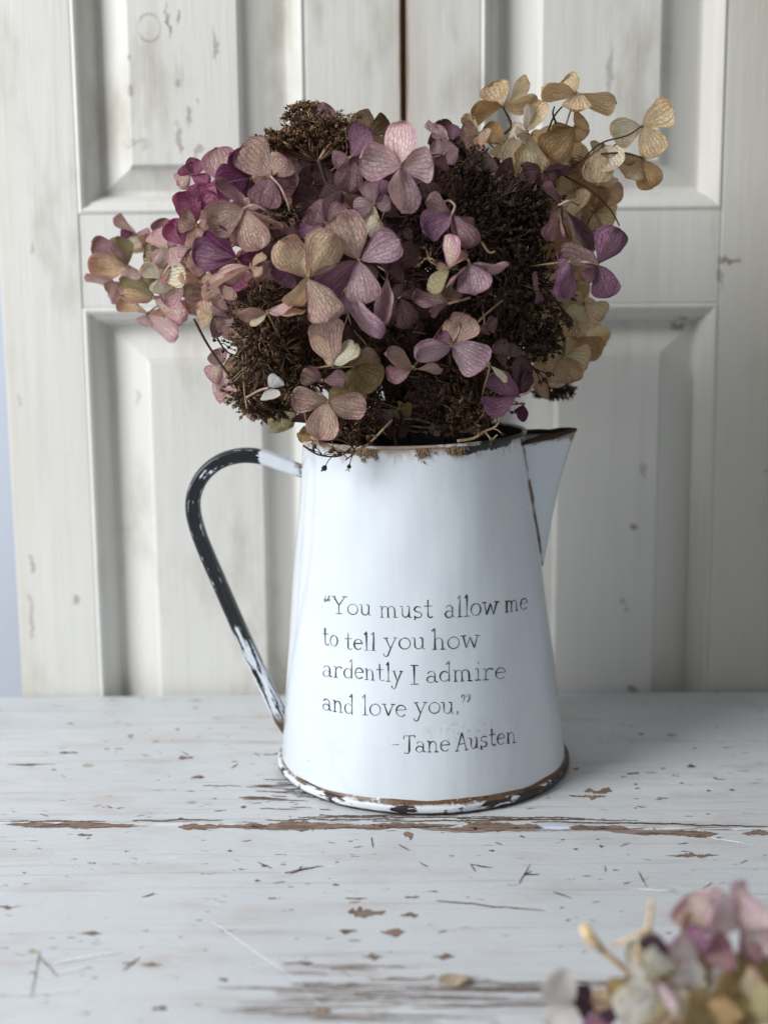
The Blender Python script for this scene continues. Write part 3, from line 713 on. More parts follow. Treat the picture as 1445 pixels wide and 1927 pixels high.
# ------------------------------------------------------------------ dried hydrangeas
def petal_material():
    g = G('dried_petal')
    a = g.n('Attribute'); a.attribute_name = 'col'; c = S(g, a.outputs['Color'])
    uvn = g.n('UVMap'); uvn.uv_map = 'UVMap'; u, v, _ = g.sep(S(g, uvn.outputs[0]))
    oi = g.n('ObjectInfo'); rnd = S(g, oi.outputs['Random'])
    pv = g.comb(u + rnd * 37, v, rnd * 11)
    nz = g.noise(pv, 3.0, 4, 0.6)
    q = u * (0.40 + rnd * 0.3) + (nz - 0.5) * 0.14
    fan = g.m('ABSOLUTE', g.m('SINE', q * 24.0))                         # veins fanning from the claw
    vein = g.ss(fan, 0.36, 0.02)
    net = g.ss(g.vor(g.comb(u * 5 + rnd * 20, v * 7, rnd), 1, 'DISTANCE_TO_EDGE'), 0.07, 0.01)
    mid = g.ss(g.m('ABSOLUTE', u), 0.055, 0.0) * g.ss(v, 0.95, 0.3)
    vv = g.mx(vein * 0.7, net * 0.45)
    blot = g.noise(pv, 2.2, 3, 0.6); spot = g.noise(pv, 15, 2, 0.6)
    cc = g.mix(vv * 0.62, c, g.mix(1.0, c, (0.56, 0.42, 0.38), 'MULTIPLY'))
    cc = g.mix(mid * 0.40, cc, lin((226, 210, 190)))
    cc = g.mix(g.ss(blot, 0.50, 0.75) * 0.40, cc, g.mix(1.0, c, (1.15, 0.98, 0.72), 'MULTIPLY'))
    cc = g.mix(g.ss(g.noise(pv, 7, 4, 0.7), 0.60, 0.72) * 0.35, cc, g.mix(1.0, c, (0.60, 0.50, 0.45), 'MULTIPLY'))
    cc = g.mix(g.ss(spot, 0.72, 0.78) * 0.4, cc, lin((74, 46, 38)))
    cc = g.mix(g.ss(g.noise(pv, 34, 2, 0.5), 0.66, 0.72) * 0.20, cc, lin((236, 226, 228)))
    nm = g.bump(vv * (-1.0) + nz * 1.6 + g.noise(pv, 11, 3, 0.6) * 0.8, 0.9, 0.0010)
    b = g.bsdf(cc, 0.62, nm, spec=0.28, link=False)
    t = g.n('BsdfTranslucent'); g.put(t.inputs[0], g.mix(1.0, cc, (1.0, 0.86, 0.74), 'MULTIPLY'))
    mx = g.n('MixShader'); mx.inputs[0].default_value = 0.34
    g.t.links.new(b.k, mx.inputs[1]); g.t.links.new(t.outputs[0], mx.inputs[2]); g.t.links.new(mx.outputs[0], g.out.inputs[0])
    return g.mat
M_PETAL = petal_material()
def vcol_material(name, rough=0.75, scale=500):
    g = G(name); a = g.n('Attribute'); a.attribute_name = 'col'; c = S(g, a.outputs['Color'])
    n = g.noise(g.pos, scale, 3, 0.6)
    cc = g.mix(g.ss(n, 0.35, 0.65), g.mix(1.0, c, (0.6, 0.55, 0.5), 'MULTIPLY'), c)
    g.bsdf(cc, rough, g.bump(n, 0.5, 0.0005), spec=0.3); return g.mat
M_SEED = vcol_material('dried_seed'); M_STEM = vcol_material('dried_stem', 0.7, 300)

PAL = {  # centre, edge colour of the dried petal; inside-fill tones darkened as painted shade
 'pink':   ((222, 192, 192), (204, 156, 176)), 'lilac':  ((202, 172, 182), (172, 122, 150)), 'pinkl':  ((232, 210, 220), (206, 160, 188)), 'mauve':  ((174, 134, 142), (150, 100, 120)),
 'tanm':   ((200, 170, 150), (176, 128, 130)), 'tan':    ((220, 194, 158), (190, 148, 134)), 'dmag':   ((104, 50, 88), (136, 56, 108)),
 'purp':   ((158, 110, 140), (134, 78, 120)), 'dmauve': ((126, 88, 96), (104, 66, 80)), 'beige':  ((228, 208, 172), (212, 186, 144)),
 'brown':  ((200, 168, 122), (176, 140, 94)), 'cream':  ((238, 224, 200), (228, 206, 174)), 'green':  ((178, 172, 118), (172, 158, 122)),
 'pinkc':  ((224, 200, 184), (204, 134, 168)), 'white':  ((246, 242, 232), (240, 232, 216)), 'mag':    ((186, 122, 152), (172, 76, 132)),
 'dplum':  ((84, 56, 78), (70, 44, 66)), 'inner':  ((108, 78, 76), (88, 58, 62)), 'innershadeb': ((128, 100, 70), (104, 76, 52)),
 'olive':  ((170, 156, 96), (158, 132, 84)), 'dusk':   ((150, 122, 116), (128, 92, 104)),
}
def desat(c, f):
    l = 0.3 * c[0] + 0.55 * c[1] + 0.15 * c[2]; return [c[0] * (1 - f) + l * 1.10 * f, c[1] * (1 - f) + l * f, c[2] * (1 - f) + l * 0.90 * f]
def surf(x, y):
    nx = (x - 700) / 540.0; ny = (y - 500) / 400.0
    return 0.015 - 0.115 * math.sqrt(max(0.0, 1 - nx * nx - ny * ny))
def petal_mesh(B, T, nrm, width, c0, c1, rr, cup=0.0, curl=0.0):
    ax = T - B; L = ax.length; ax = ax.normalized(); nrm = (nrm - ax * nrm.dot(ax)).normalized(); sx = ax.cross(nrm)
    NSs, NT = 11, 8; V = []; C = []; U = []; F = []
    ph = [rr.uniform(0, 6.28) for _ in range(6)]; a1 = rr.uniform(0.03, 0.10); asym = rr.uniform(-0.08, 0.08); notch = rr.choice([0, 0, 0, 0.05, 0.09])
    pw = rr.uniform(0.62, 0.85); pe = rr.uniform(2.6, 4.2)
    def wd(s): return (s ** pw) * math.sqrt(max(0.0, 1 - s ** pe))
    mw = max(wd(k / 40) for k in range(41))
    for i in range(NSs + 1):
        s = i / NSs; se = 1 - (1 - s) ** 1.55
        hw = 0.5 * width * wd(se) / mw + (0.0005 if i < NSs else 0.0)
        for j in range(NT + 1):
            t = -1 + 2 * j / NT
            e = 1 + 0.06 * math.sin(3.1 * se * 3 + ph[0] + (0 if t < 0 else 2)) * abs(t) + 0.03 * math.sin(9 * se + ph[1] + t)
            off = cup * L * (t * t) * (0.3 + 0.7 * se) * 0.35 + curl * L * se * se * 0.45
            off += a1 * L * (t * t) * math.sin(5.0 * se + ph[2] + (1.5 if t > 0 else 0)) + 0.018 * L * math.sin(7 * t + ph[3]) * se + 0.02 * L * math.sin(6 * se + ph[4])
            off += 0.075 * L * (mnoise.noise(Vector((t * 1.6 + ph[0] * 9, se * 2.2, ph[1]))) + 0.5 * mnoise.noise(Vector((t * 4 + ph[2] * 9, se * 5, ph[3])))) * min(1, se * 2)
            ls = se - notch * math.exp(-(t * 3) ** 2) * (se ** 8) + 0.02 * math.sin(4 * t + ph[5]) * se ** 4
            V.append(B + ax * (L * ls) + sx * (hw * t * e + asym * L * se * se * 0.5) + nrm * off)
            k = clamp(0.15 + 0.75 * max(se ** 3.0 * 0.85, abs(t) ** 2.2 * 0.8) + 0.18 * math.sin(4 * se + 3 * t + ph[0]))
            C.append(tuple(c0[q] * (1 - k) + c1[q] * k for q in range(3))); U.append((t, se))
    for i in range(NSs):
        for j in range(NT):
            q = i * (NT + 1) + j; F.append((q, q + 1, q + NT + 2, q + NT + 1))
    return V, F, C, U
def stemcol(rr, dark=False):
    b = rr.uniform(0.75, 1.15); c = lin((76, 56, 42)) if dark else lin((168, 144, 116)); return tuple(v * b for v in c)
class Head:
    def __init__(s, label, base, core, cat='hydrangea', group=None, name='hydrangea'):
        s.o = empty(name, base, label, cat, group); s.core = Vector(core); s.pale = 1.10
def floret(h, cx, cy, key, petals, dY=0.0, Y=None, ped=None, rr=R, back=True):
    Y0 = (surf(cx, cy) if Y is None else Y) + dY
    Cc = P(cx, cy, Y0); k = mpp(Cc)
    mb = MB(); sc = stemcol(rr)
    view = (CAM - Cc).normalized()
    for q in range(4):
        a = rr.uniform(0, 6.28); d = RT * math.cos(a) + UP * math.sin(a)
        mb.tube([Cc + d * 0.0007 - view * 0.0004, Cc + d * 0.0004 + view * 0.0007], [0.0007, 0.0004], 5, tuple(v * rr.uniform(0.5, 1.1) for v in lin((176, 150, 108))))
    if ped:                                            # stalk seen in front
        pts = [Cc + view * 0.0006] + [P(x, y, Y0 + d) for x, y, d in ped]
        mb.tube(spline(pts, 5), [0.00085] + [0.0006] * 200 if False else 0.00065, 6, tuple(v * 1.1 for v in lin((170, 138, 128))))
    elif back:
        g_ = h.core - Cc; L = min(g_.length, 0.04)
        mb.tube(spline([Cc, Cc - view * 0.004 + g_.normalized() * 0.003, Cc + g_.normalized() * L + Vector((0, 0, -0.002))], 4), 0.00055, 5, sc)
    fo = mb.build('floret', M_STEM, h.o, origin=Cc, smooth=True)
    for pt in petals:
        tx, ty, w = pt[0], pt[1], pt[2]
        dy = (pt[3] * 0.001 if len(pt) > 3 and pt[3] is not None else rr.uniform(-0.006, 0.003))
        kk = pt[4] if len(pt) > 4 else key
        T = P(tx, ty, Y0 + dy); L = (T - Cc).length
        vis = w * k; full = max(vis, 0.80 * math.hypot(tx - cx, ty - cy) * k)
        roll = math.acos(clamp(vis / full, 0.12, 1.0)) * rr.choice((-1, 1))
        ax = (T - Cc).normalized(); n0 = view - ax * view.dot(ax); n0.normalize()
        n1 = n0 * math.cos(roll) + ax.cross(n0) * math.sin(roll)
        c0, c1 = [desat(lin(c), 0.08 if 'mag' in kk else (0.10 if kk in ('beige', 'brown', 'tan', 'cream') else 0.22)) for c in PAL[kk]]
        br = rr.uniform(0.86, 1.12) * (1.06 if kk in ('cream', 'white', 'pink', 'beige', 'tan', 'tanm') else 0.95); br *= h.pale; c0 = [min(0.9, v * br) for v in c0]; c1 = [min(0.9, v * br * rr.uniform(0.95, 1.05)) for v in c1]
        V, F, C, U = petal_mesh(Cc + ax * 0.0006, T, n1, full, c0, c1, rr, rr.uniform(0.05, 0.55) * rr.choice((1, 1, -1)), rr.uniform(-0.32, 0.15))
        obj('petal', V, F, M_PETAL, fo, origin=Cc, smooth=True, colors=C, uvs=U)
    return fo
def quad_floret(h, cx, cy, key, size, ang, sq=1.0, **kw):
    """four-petalled floret, squashed along a random direction as if turned"""
    rr = kw.get('rr', R); n = rr.choice((4, 4, 4, 3)); tilt = rr.uniform(0, 6.28); pts = []
    for i in range(n):
        a = ang + i * 2 * math.pi / n + rr.uniform(-0.18, 0.18); L = size * rr.uniform(0.85, 1.12)
        dx, dy = math.cos(a), math.sin(a)
        al = dx * math.cos(tilt) + dy * math.sin(tilt); pe = -dx * math.sin(tilt) + dy * math.cos(tilt)
        al2 = al * sq; sx = al2 * math.cos(tilt) - pe * math.sin(tilt); sy = al2 * math.sin(tilt) + pe * math.cos(tilt)
        wv = L * 0.98 * math.sqrt((pe * sq) ** 2 + al ** 2 + 0.02)
        dep = -al * math.sqrt(max(0, 1 - sq * sq)) * L * 0.33
        pts.append((cx + sx * L, cy + sy * L, max(wv, 9), dep))
    return floret(h, cx, cy, key, pts, **kw)

BUDCOL = {'brown': [(112, 84, 56), (86, 62, 42), (136, 108, 76), (66, 46, 34)], 'dark': [(64, 46, 38), (48, 34, 30), (82, 62, 48), (38, 26, 24)], 'mid': [(90, 66, 46), (70, 50, 36), (116, 90, 62), (52, 38, 30)]}
def bud(mb, p, d, sz, c, rr, prongs=3):
    d = d.normalized(); a = d.orthogonal().normalized(); b = d.cross(a); n = 5
    V = []; F = []
    for (t, r) in ((-0.4, 0.3), (0.0, 1.15), (0.35, 1.2), (0.55, 0.55)):
        for k in range(n):
            w = 2 * math.pi * k / n; V.append(p + d * (t * sz * 1.6) + (a * math.cos(w) + b * math.sin(w)) * r * sz * 0.62)
    for i in range(3):
        for k in range(n): F.append((i * n + k, i * n + (k + 1) % n, (i + 1) * n + (k + 1) % n, (i + 1) * n + k))
    F.append(tuple(3 * n + k for k in range(n)))
    mb.add(V, F, c)
    for k in range(prongs):
        w = rr.uniform(0, 6.28); e = a * math.cos(w) + b * math.sin(w)
        q = p + d * sz * 1.1 + e * sz * 0.2
        mb.tube([q, q + d * sz * rr.uniform(0.3, 0.8) + e * sz * rr.uniform(0.3, 0.9)], [sz * 0.24, sz * 0.10], 3, c, cap=False)
def cluster(h, lobes, tone, junction=None, twig='brown', sz=3.6, seed=1):
    rr = random.Random(seed); mb = MB(); br = MB()
    for (cx, cy, rx, ry, dY, N) in lobes:
        N = int(N * 2.3)
        Yc = surf(cx, cy) + dY; k = mpp(P(cx, cy, Yc)); rz = 0.5 * (rx + ry) * k
        Cc = P(cx, cy, Yc + rz * 0.5)
        J = P(junction[0], junction[1], Yc + rz * 0.4) if junction else Cc + Vector((0, 0.004, -0.3 * ry * k))
        K = max(5, N // 16); nodes = []
        def sp(rad):
            while True:
                d = Vector((rr.gauss(0, 1), rr.gauss(0, 1), rr.gauss(0, 1))).normalized()
                if d.y < 0.35: break
            return Cc + RT * (d.x * rx * k * rad) + UP * (d.z * ry * k * rad) + Vector((0, 1, 0)) * (d.y * rz * rad), (RT * d.x + UP * d.z + Vector((0, d.y, 0)))
        sd = rr.uniform(0, 90)
        def sp0(rad, sp=sp):
            q, d = sp(1.0); f = 0.86 + 0.55 * mnoise.noise(d * 2.3 + Vector((sd, 0, 0)))
            return Cc + (q - Cc) * (rad * f), d
        for _ in range(K):
            q, d = sp0(rr.uniform(0.5, 0.72)); nodes.append(q)
            mid = J.lerp(q, 0.5) + Vector((rr.gauss(0, 1), rr.gauss(0, 1), rr.gauss(0, 1))) * 0.0015
            br.tube([J, mid, q], [0.0009, 0.0007, 0.0005], 4, stemcol(rr, tone == 'dark' or rr.random() < 0.5), cap=False)
        for _ in range(N):
            q, d = sp0(rr.uniform(0.45, 1.08)); nd = min(nodes, key=lambda a: (a - q).length_squared)
            c = lin(rr.choice(BUDCOL[tone])); f = rr.uniform(0.75, 1.25); c = tuple(v * f for v in c)
            dd = ((q - nd).normalized() + d * 0.8 + Vector((rr.gauss(0, .4), rr.gauss(0, .4), rr.gauss(0, .4))))
            br.tube([nd, nd.lerp(q, 0.55) + Vector((rr.gauss(0, 1), rr.gauss(0, 1), rr.gauss(0, 1))) * 0.0008, q], [0.00042, 0.00034, 0.0003], 3, stemcol(rr, rr.random() < 0.6 or tone == 'dark'), cap=False)
            bud(mb, q, dd, sz * k * rr.uniform(0.8, 1.35), c, rr)
    mb.build('seed_cluster', M_SEED, h.o, smooth=False)['kind'] = 'stuff'
    br.build('branchlets', M_STEM, h.o, smooth=True)['kind'] = 'stuff'
def stem(h, via, foot, r=0.0019, dark=True):
    pts = spline([h.core, h.core.lerp(Vector(via), 0.5) + Vector((0, 0.006, 0.006)), via, foot], 6)
    mb = MB(); c = lin((74, 56, 42)); mb.tube(pts, [r * (0.75 + 0.25 * i / len(pts)) for i in range(len(pts))], 8, c)
    mb.build('stem', M_STEM, h.o, smooth=True)
def twig(h, pts, r, Y=None, budsz=0, dark=True, seed=0, nb=0):
    rr = random.Random(seed); mb = MB()
    W = [P(x, y, (surf(x, y) if Y is None else Y)) for x, y in pts]
    q = spline(W, 5); mb.tube(q, [r * (1 - 0.4 * i / len(q)) for i in range(len(q))], 5, stemcol(rr, dark))
    for k in range(nb):
        p = q[int(rr.uniform(0.25, 1) * (len(q) - 1))]
        d = (RT * rr.gauss(0, 1) + UP * rr.gauss(0, 1) + Vector((0, rr.uniform(-1, 0.2), 0))).normalized()
        e = p + d * rr.uniform(0.004, 0.008)
        mb.tube([p, p.lerp(e, 0.5) + Vector((0, 0, 0.0008)), e], [r * 0.5, r * 0.45, r * 0.4], 4, stemcol(rr, dark), cap=False)
        bud(mb, e, d, budsz * rr.uniform(0.8, 1.2), lin(rr.choice(BUDCOL['dark'])), rr, 2)
    mb.build('twig', M_STEM, h.o, smooth=True)

# eight heads standing in the pitcher: label, core pixel, depth
RC = Vector((AX + SH * HB, 0, 0))
GRP = 'dried hydrangeas standing in the pitcher'
def mk(label, cx, cy, Y, via, foot):
    core = P(cx, cy, Y)
    f = Vector((AX + foot[0], foot[1], 0.012)); v = Vector((RC.x + via[0], via[1], HB + 0.004))
    h = Head(label, f, core, group=GRP); stem(h, v, f); return h
hA = mk('pale green and pink hydrangea head leaning far out above the handle', 330, 545, 0.045, (-0.040, 0.030), (0.03, 0.01))
hB = mk('magenta and mauve hydrangea head beside the flat brown seed cluster', 470, 440, -0.030, (-0.030, -0.005), (0.045, -0.01))
hC = mk('hydrangea carrying the flat topped brown seed cluster standing tallest above mauve petals', 600, 330, -0.035, (-0.012, -0.010), (0.02, 0.02))
hD = mk('hydrangea with large open tan, lilac and pale pink four petalled florets facing out', 690, 480, -0.045, (-0.004, -0.022), (0.0, 0.03))
hE = mk('hydrangea with a dense blackish brown seed mass and scattered mauve florets', 900, 500, -0.030, (0.020, -0.012), (-0.03, 0.01))
hF = mk('beige papery hydrangea with translucent petals on thin dark stalks above the spout', 1020, 360, 0.030, (0.035, 0.020), (-0.045, -0.02))
hG = mk('brown mossy hydrangea seed head with tan florets drooping over the rim by the handle', 560, 690, -0.050, (-0.025, -0.032), (0.035, 0.03))
hH = mk('small curled brown seed head with one deep purple floret above the spout', 900, 760, -0.040, (0.022, -0.030), (-0.02, 0.04))
hI = mk('beige hydrangea head hanging behind the blackish seed mass over the spout', 1060, 600, 0.035, (0.045, 0.006), (-0.05, 0.01))

# --- seed clusters
cluster(hC, [(600, 248, 78, 40, 0.012, 240), (530, 266, 52, 24, 0.012, 120), (652, 258, 42, 30, 0.014, 100), (568, 214, 38, 26, 0.016, 80)], 'brown', (599, 305), sz=3.6, seed=3)
cluster(hE, [(900, 420, 118, 110, 0.018, 520), (960, 520, 95, 110, 0.016, 420), (830, 500, 80, 90, 0.026, 220), (985, 400, 70, 80, 0.02, 220), (880, 320, 55, 55, 0.03, 150), (930, 620, 85, 60, 0.026, 240), (800, 400, 50, 70, 0.030, 130)], 'dark', None, sz=3.9, seed=4)
cluster(hG, [(500, 640, 76, 95, 0.004, 420), (520, 580, 60, 50, 0.006, 180), (480, 730, 50, 56, 0.006, 180), (660, 800, 70, 36, 0.006, 200), (560, 700, 60, 60, 0.014, 170), (500, 770, 50, 24, 0.008, 90)], 'mid', None, sz=3.7, seed=5)
cluster(hH, [(890, 770, 56, 50, 0.004, 260), (950, 700, 50, 60, 0.02, 140), (830, 700, 70, 60, 0.034, 150), (770, 765, 60, 44, 0.030, 170), (700, 775, 44, 40, 0.020, 110), (820, 790, 44, 30, 0.016, 100)], 'mid', (880, 812), sz=3.5, seed=6)
cluster(hB, [(530, 400, 30, 24, 0.008, 60), (560, 470, 40, 40, 0.03, 90)], 'mid', None, sz=3.5, seed=7)
cluster(hD, [(720, 600, 70, 90, 0.035, 200), (700, 700, 60, 60, 0.035, 150), (760, 480, 60, 70, 0.03, 120)], 'dark', None, sz=3.6, seed=8)
cluster(hI, [(1020, 640, 44, 52, 0.02, 60), (1040, 735, 38, 18, 0.085, 50)], 'dark', None, sz=4.2, seed=9)

# --- florets read from the photograph: centre, palette key, petals (tip x, tip y, visible width, depth mm)
# magenta head
floret(hB, 510, 332, 'tanm', [(458, 272, 74), (541, 300, 50), (492, 390, 62, -4, 'mauve'), (557, 352, 52, 3, 'dmauve')], ped=[(528, 352, -0.004), (543, 385, -0.005), (546, 402, 0.0)])
floret(hB, 472, 335, 'dmag', [(432, 288, 44), (406, 345, 62), (462, 372, 30, 4)], dY=0.004)
floret(hB, 460, 392, 'tanm', [(388, 422, 68, -3), (482, 470, 60, -4), (402, 344, 26, 5, 'mauve'), (532, 431, 16, 4)], dY=-0.006, ped=[(478, 386, -0.005), (500, 396, -0.005), (516, 412, 0.002)])
floret(hB, 428, 345, 'pinkc', [(404, 278, 66), (455, 290, 40, 6), (385, 380, 50, 4, 'mag')], dY=0.014)
floret(hB, 370, 424, 'tanm', [(340, 358, 50, 2, 'mag'), (336, 412, 40), (372, 468, 46, -2), (404, 430, 40)], dY=0.012)
floret(hB, 378, 392, 'mag', [(372, 345, 40), (336, 380, 44), (400, 360, 36)], dY=0.018)
floret(hB, 360, 330, 'mag', [(332, 346, 34, 3, 'pinkc'), (346, 312, 34), (372, 300, 34), (392, 345, 30)], dY=0.030)
floret(hB, 357, 466, 'mag', [(314, 420, 44, 4), (330, 462, 40, 6, 'pinkc'), (350, 410, 40, 6)], dY=0.026)
floret(hB, 446, 486, 'dmag', [(385, 438, 48), (360, 478, 62, -3, 'purp'), (410, 528, 56, -4, 'purp'), (492, 496, 36)], dY=0.0)
floret(hB, 472, 504, 'tan', [(494, 474, 16), (492, 516, 20), (430, 534, 22, -4, 'pinkc'), (388, 540, 22, -2, 'tanm')], dY=-0.010)
floret(hB, 512, 450, 'dmauve', [(500, 420, 34), (545, 470, 40), (500, 490, 36), (470, 450, 36)], dY=0.018)
# around the flat seed cluster
floret(hC, 600, 228, 'mauve', [(582, 194, 34), (622, 200, 36), (640, 234, 30)], dY=0.050)
floret(hC, 548, 262, 'mag', [(535, 240, 20), (560, 236, 22), (525, 262, 20)], dY=0.050)
floret(hC, 659, 296, 'purp', [(697, 242, 46), (624, 304, 34, 2, 'mauve'), (654, 362, 50, -4, 'mauve'), (694, 316, 40, 3)], dY=0.006)
floret(hC, 600, 385, 'dmauve', [(552, 366, 48), (590, 430, 50), (640, 356, 48), (562, 408, 40)], dY=0.018)
floret(hC, 590, 345, 'dmauve', [(620, 318, 46), (560, 330, 44), (604, 382, 46)], dY=0.024)
floret(hC, 560, 298, 'dmauve', [(520, 300, 40), (590, 310, 44), (556, 340, 44)], dY=0.026)
# large open florets
floret(hD, 755, 313, 'pink', [(752, 226, 56, -2), (815, 306, 64, -4), (752, 402, 58, -5), (677, 299, 70, -3)], dY=-0.004)
floret(hD, 580, 523, 'tan', [(526, 454, 68, -3), (632, 442, 74, -4), (552, 582, 38, 2), (612, 606, 64, -5, 'tanm')], dY=-0.012)
floret(hD, 676, 490, 'lilac', [(636, 402, 80, -1, 'tanm'), (750, 448, 62, -3), (682, 572, 62, -3), (598, 536, 52, 3, 'purp'), ], dY=-0.002)
floret(hD, 614, 420, 'mauve', [(582, 392, 54), (640, 378, 52), (560, 428, 36, 4, 'purp'), (640, 440, 40)], dY=0.010)
floret(hD, 704, 384, 'lilac', [(690, 340, 36), (712, 334, 30, 3, 'purp'), (735, 382, 30), (666, 392, 34), (690, 425, 40, 2, 'cream')], dY=0.012)
floret(hD, 548, 505, 'purp', [(512, 506, 40), (540, 478, 34), (532, 540, 40)], dY=0.006)
floret(hD, 728, 512, 'dmauve', [(788, 466, 46), (760, 506, 40), (716, 612, 24, -2, 'lilac'), (727, 470, 26, 2, 'purp')], dY=0.006)
floret(hD, 645, 552, 'lilac', [(718, 634, 34, -5), (656, 590, 30), (630, 590, 26, 2, 'purp')], dY=0.004)
floret(hD, 752, 560, 'dmauve', [(776, 616, 44), (735, 540, 50), (790, 530, 48), (740, 604, 44)], dY=0.028)
floret(hD, 770, 470, 'dmauve', [(745, 430, 46), (800, 450, 44), (760, 510, 50)], dY=0.034)
floret(hD, 640, 640, 'dmauve', [(610, 620, 40), (680, 625, 40), (660, 670, 40)], dY=0.034)
floret(hD, 690, 440, 'cream', [(712, 415, 30), (720, 440, 24)], dY=0.014)
# drooping head over the rim
floret(hG, 627, 688, 'tan', [(600, 602, 66, -2, 'tanm'), (660, 643, 34, -6, 'cream'), (580, 640, 30, 4)], dY=-0.006)
floret(hG, 606, 716, 'mauve', [(650, 712, 30, -3), (566, 704, 28, -1, 'tanm'), (575, 690, 20, 2)], dY=-0.004)
floret(hG, 618, 755, 'tan', [(548, 748, 46, -2, 'tanm'), (690, 770, 52, -2, 'tanm'), (600, 826, 60, -5, 'tanm'), (652, 728, 36, 4, 'olive')], dY=-0.012)
floret(hG, 665, 690, 'olive', [(660, 760, 56, 2), (714, 724, 60, 1), (655, 660, 50, 3), (712, 672, 46, 5, 'tan')], dY=0.010)
floret(hG, 506, 730, 'white', [(524, 710, 30, -3), (512, 752, 36, -3)], dY=-0.014, ped=[(490, 734, 0.002), (464, 748, 0.006)])
floret(hG, 503, 588, 'pinkc', [(550, 567, 20, -5), (449, 596, 26, 0, 'tanm'), (470, 612, 10, -2, 'cream'), (574, 582, 14, -2, 'tan')], dY=-0.012)
floret(hG, 400, 594, 'tanm', [(392, 560, 42, 3, 'tan'), (436, 560, 46, 0, 'mauve'), (424, 628, 46, 2, 'dusk'), (370, 600, 34, 2, 'tan')], dY=0.010)
floret(hG, 420, 560, 'tanm', [(380, 540, 34), (440, 545, 30), (410, 580, 30)], dY=0.016)
floret(hG, 440, 600, 'pinkc', [(412, 625, 30), (436, 640, 36, 2, 'tan'), (460, 570, 36, 2, 'tanm')], dY=0.014)
floret(hG, 418, 690, 'pinkc', [(404, 660, 38), (392, 712, 40), (430, 742, 40, 2, 'pink'), (448, 690, 40, 2, 'tan')], dY=0.036)
floret(hG, 430, 730, 'cream', [(400, 740, 40, 2, 'pinkc'), (436, 760, 30), (452, 720, 30)], dY=0.040)
floret(hG, 524, 780, 'green', [(502, 796, 40), (534, 812, 46), (556, 790, 34)], dY=0.036)
floret(hG, 480, 772, 'pinkc', [(466, 786, 26), (498, 782, 26)], dY=0.042)
floret(hG, 580, 815, 'brown', [(562, 826, 18), (584, 830, 18), (566, 808, 14)], Y=-0.066)
floret(hG, 750, 770, 'olive', [(775, 772, 26), (738, 784, 24), (760, 760, 20)], dY=0.02)
floret(hG, 700, 780, 'dusk', [(716, 812, 34), (740, 790, 30), (690, 815, 30)], dY=0.018)
# scattered over the dark mass
floret(hE, 850, 404, 'mauve', [(800, 380, 34, 2, 'dusk'), (793, 432, 54, -4, 'purp'), (893, 430, 30, 1, 'dusk'), (878, 468, 42, -3)], dY=-0.006, ped=[(856, 388, -0.003), (846, 378, 0.001), (836, 380, 0.004)])
floret(hE, 844, 505, 'tan', [(850, 440, 34, -2, 'pinkc'), (870, 468, 24, 1), (812, 552, 30, -4, 'green'), (822, 498, 14, 3)], dY=-0.008)
floret(hE, 884, 499, 'lilac', [(895, 553, 66, -8), (958, 503, 15, -2), (824, 546, 10, 0, 'mauve'), (915, 510, 20, 2)], dY=-0.010, ped=[(880, 488, -0.002), (868, 488, 0.004)])
floret(hE, 842, 572, 'mauve', [(777, 560, 30, -3), (808, 586, 18, -2), (830, 540, 36, 2, 'green'), (862, 545, 22, 3, 'tan')], dY=-0.006, ped=[(862, 566, -0.002), (884, 560, 0.002)])
floret(hE, 850, 650, 'lilac', [(884, 594, 56, -3, 'tanm'), (912, 690, 66, -6), (786, 680, 40, -4), (824, 630, 28, 2, 'purp'), (850, 600, 30, 5, 'tan')], dY=-0.012)
floret(hE, 778, 692, 'tanm', [(722, 668, 36, -3), (728, 708, 32, -4, 'mauve'), (832, 700, 14, 0)], dY=-0.004)
floret(hE, 1053, 386, 'mauve', [(1018, 348, 20, -2, 'dmauve'), (1032, 452, 26, -4), (1056, 450, 9, -3), (1107, 474, 24, -3, 'dmauve')], dY=-0.004, ped=[(1070, 378, -0.003), (1088, 386, 0.002)])
floret(hE, 1125, 498, 'mauve', [(1164, 430, 58, -2, 'purp'), (1146, 559, 52, -4, 'purp'), (1048, 478, 46, 0, 'dusk'), (1100, 530, 24, 3)], dY=-0.030, ped=[(1105, 494, -0.002), (1080, 492, 0.004)])
floret(hE, 1072, 492, 'purp', [(1066, 560, 46, -5), (1050, 500, 20, 3)], dY=-0.028)
floret(hE, 1020, 322, 'dmauve', [(984, 324, 34), (1050, 330, 36), (1075, 318, 14), (1020, 350, 24)], dY=0.006)
floret(hE, 1010, 545, 'mauve', [(1008, 512, 10), (1014, 570, 14)], dY=-0.006)
floret(hE, 956, 672, 'dusk', [(934, 642, 32), (974, 650, 30), (940, 680, 20)], dY=0.0)
floret(hE, 912, 610, 'dusk', [(936, 614, 26), (905, 626, 30), (930, 600, 16)], dY=0.004)
floret(hE, 845, 262, 'purp', [(820, 240, 24, 3, 'pink'), (806, 226, 20, 4, 'pink'), (860, 236, 26), (832, 300, 40, 2, 'dmauve')], dY=0.020)
floret(hE, 836, 290, 'lilac', [(812, 276, 34), (850, 268, 34), (820, 312, 40, 2, 'dmauve'), (858, 300, 26)], dY=0.010)
floret(hE, 905, 320, 'dusk', [(880, 300, 36), (930, 300, 36), (890, 350, 40)], dY=0.026)
floret(hE, 800, 340, 'dmauve', [(780, 385, 40), (815, 370, 40), (770, 350, 34)], dY=0.024)
floret(hE, 970, 330, 'dmauve', [(940, 310, 40), (1000, 350, 40), (960, 370, 36)], dY=0.020)
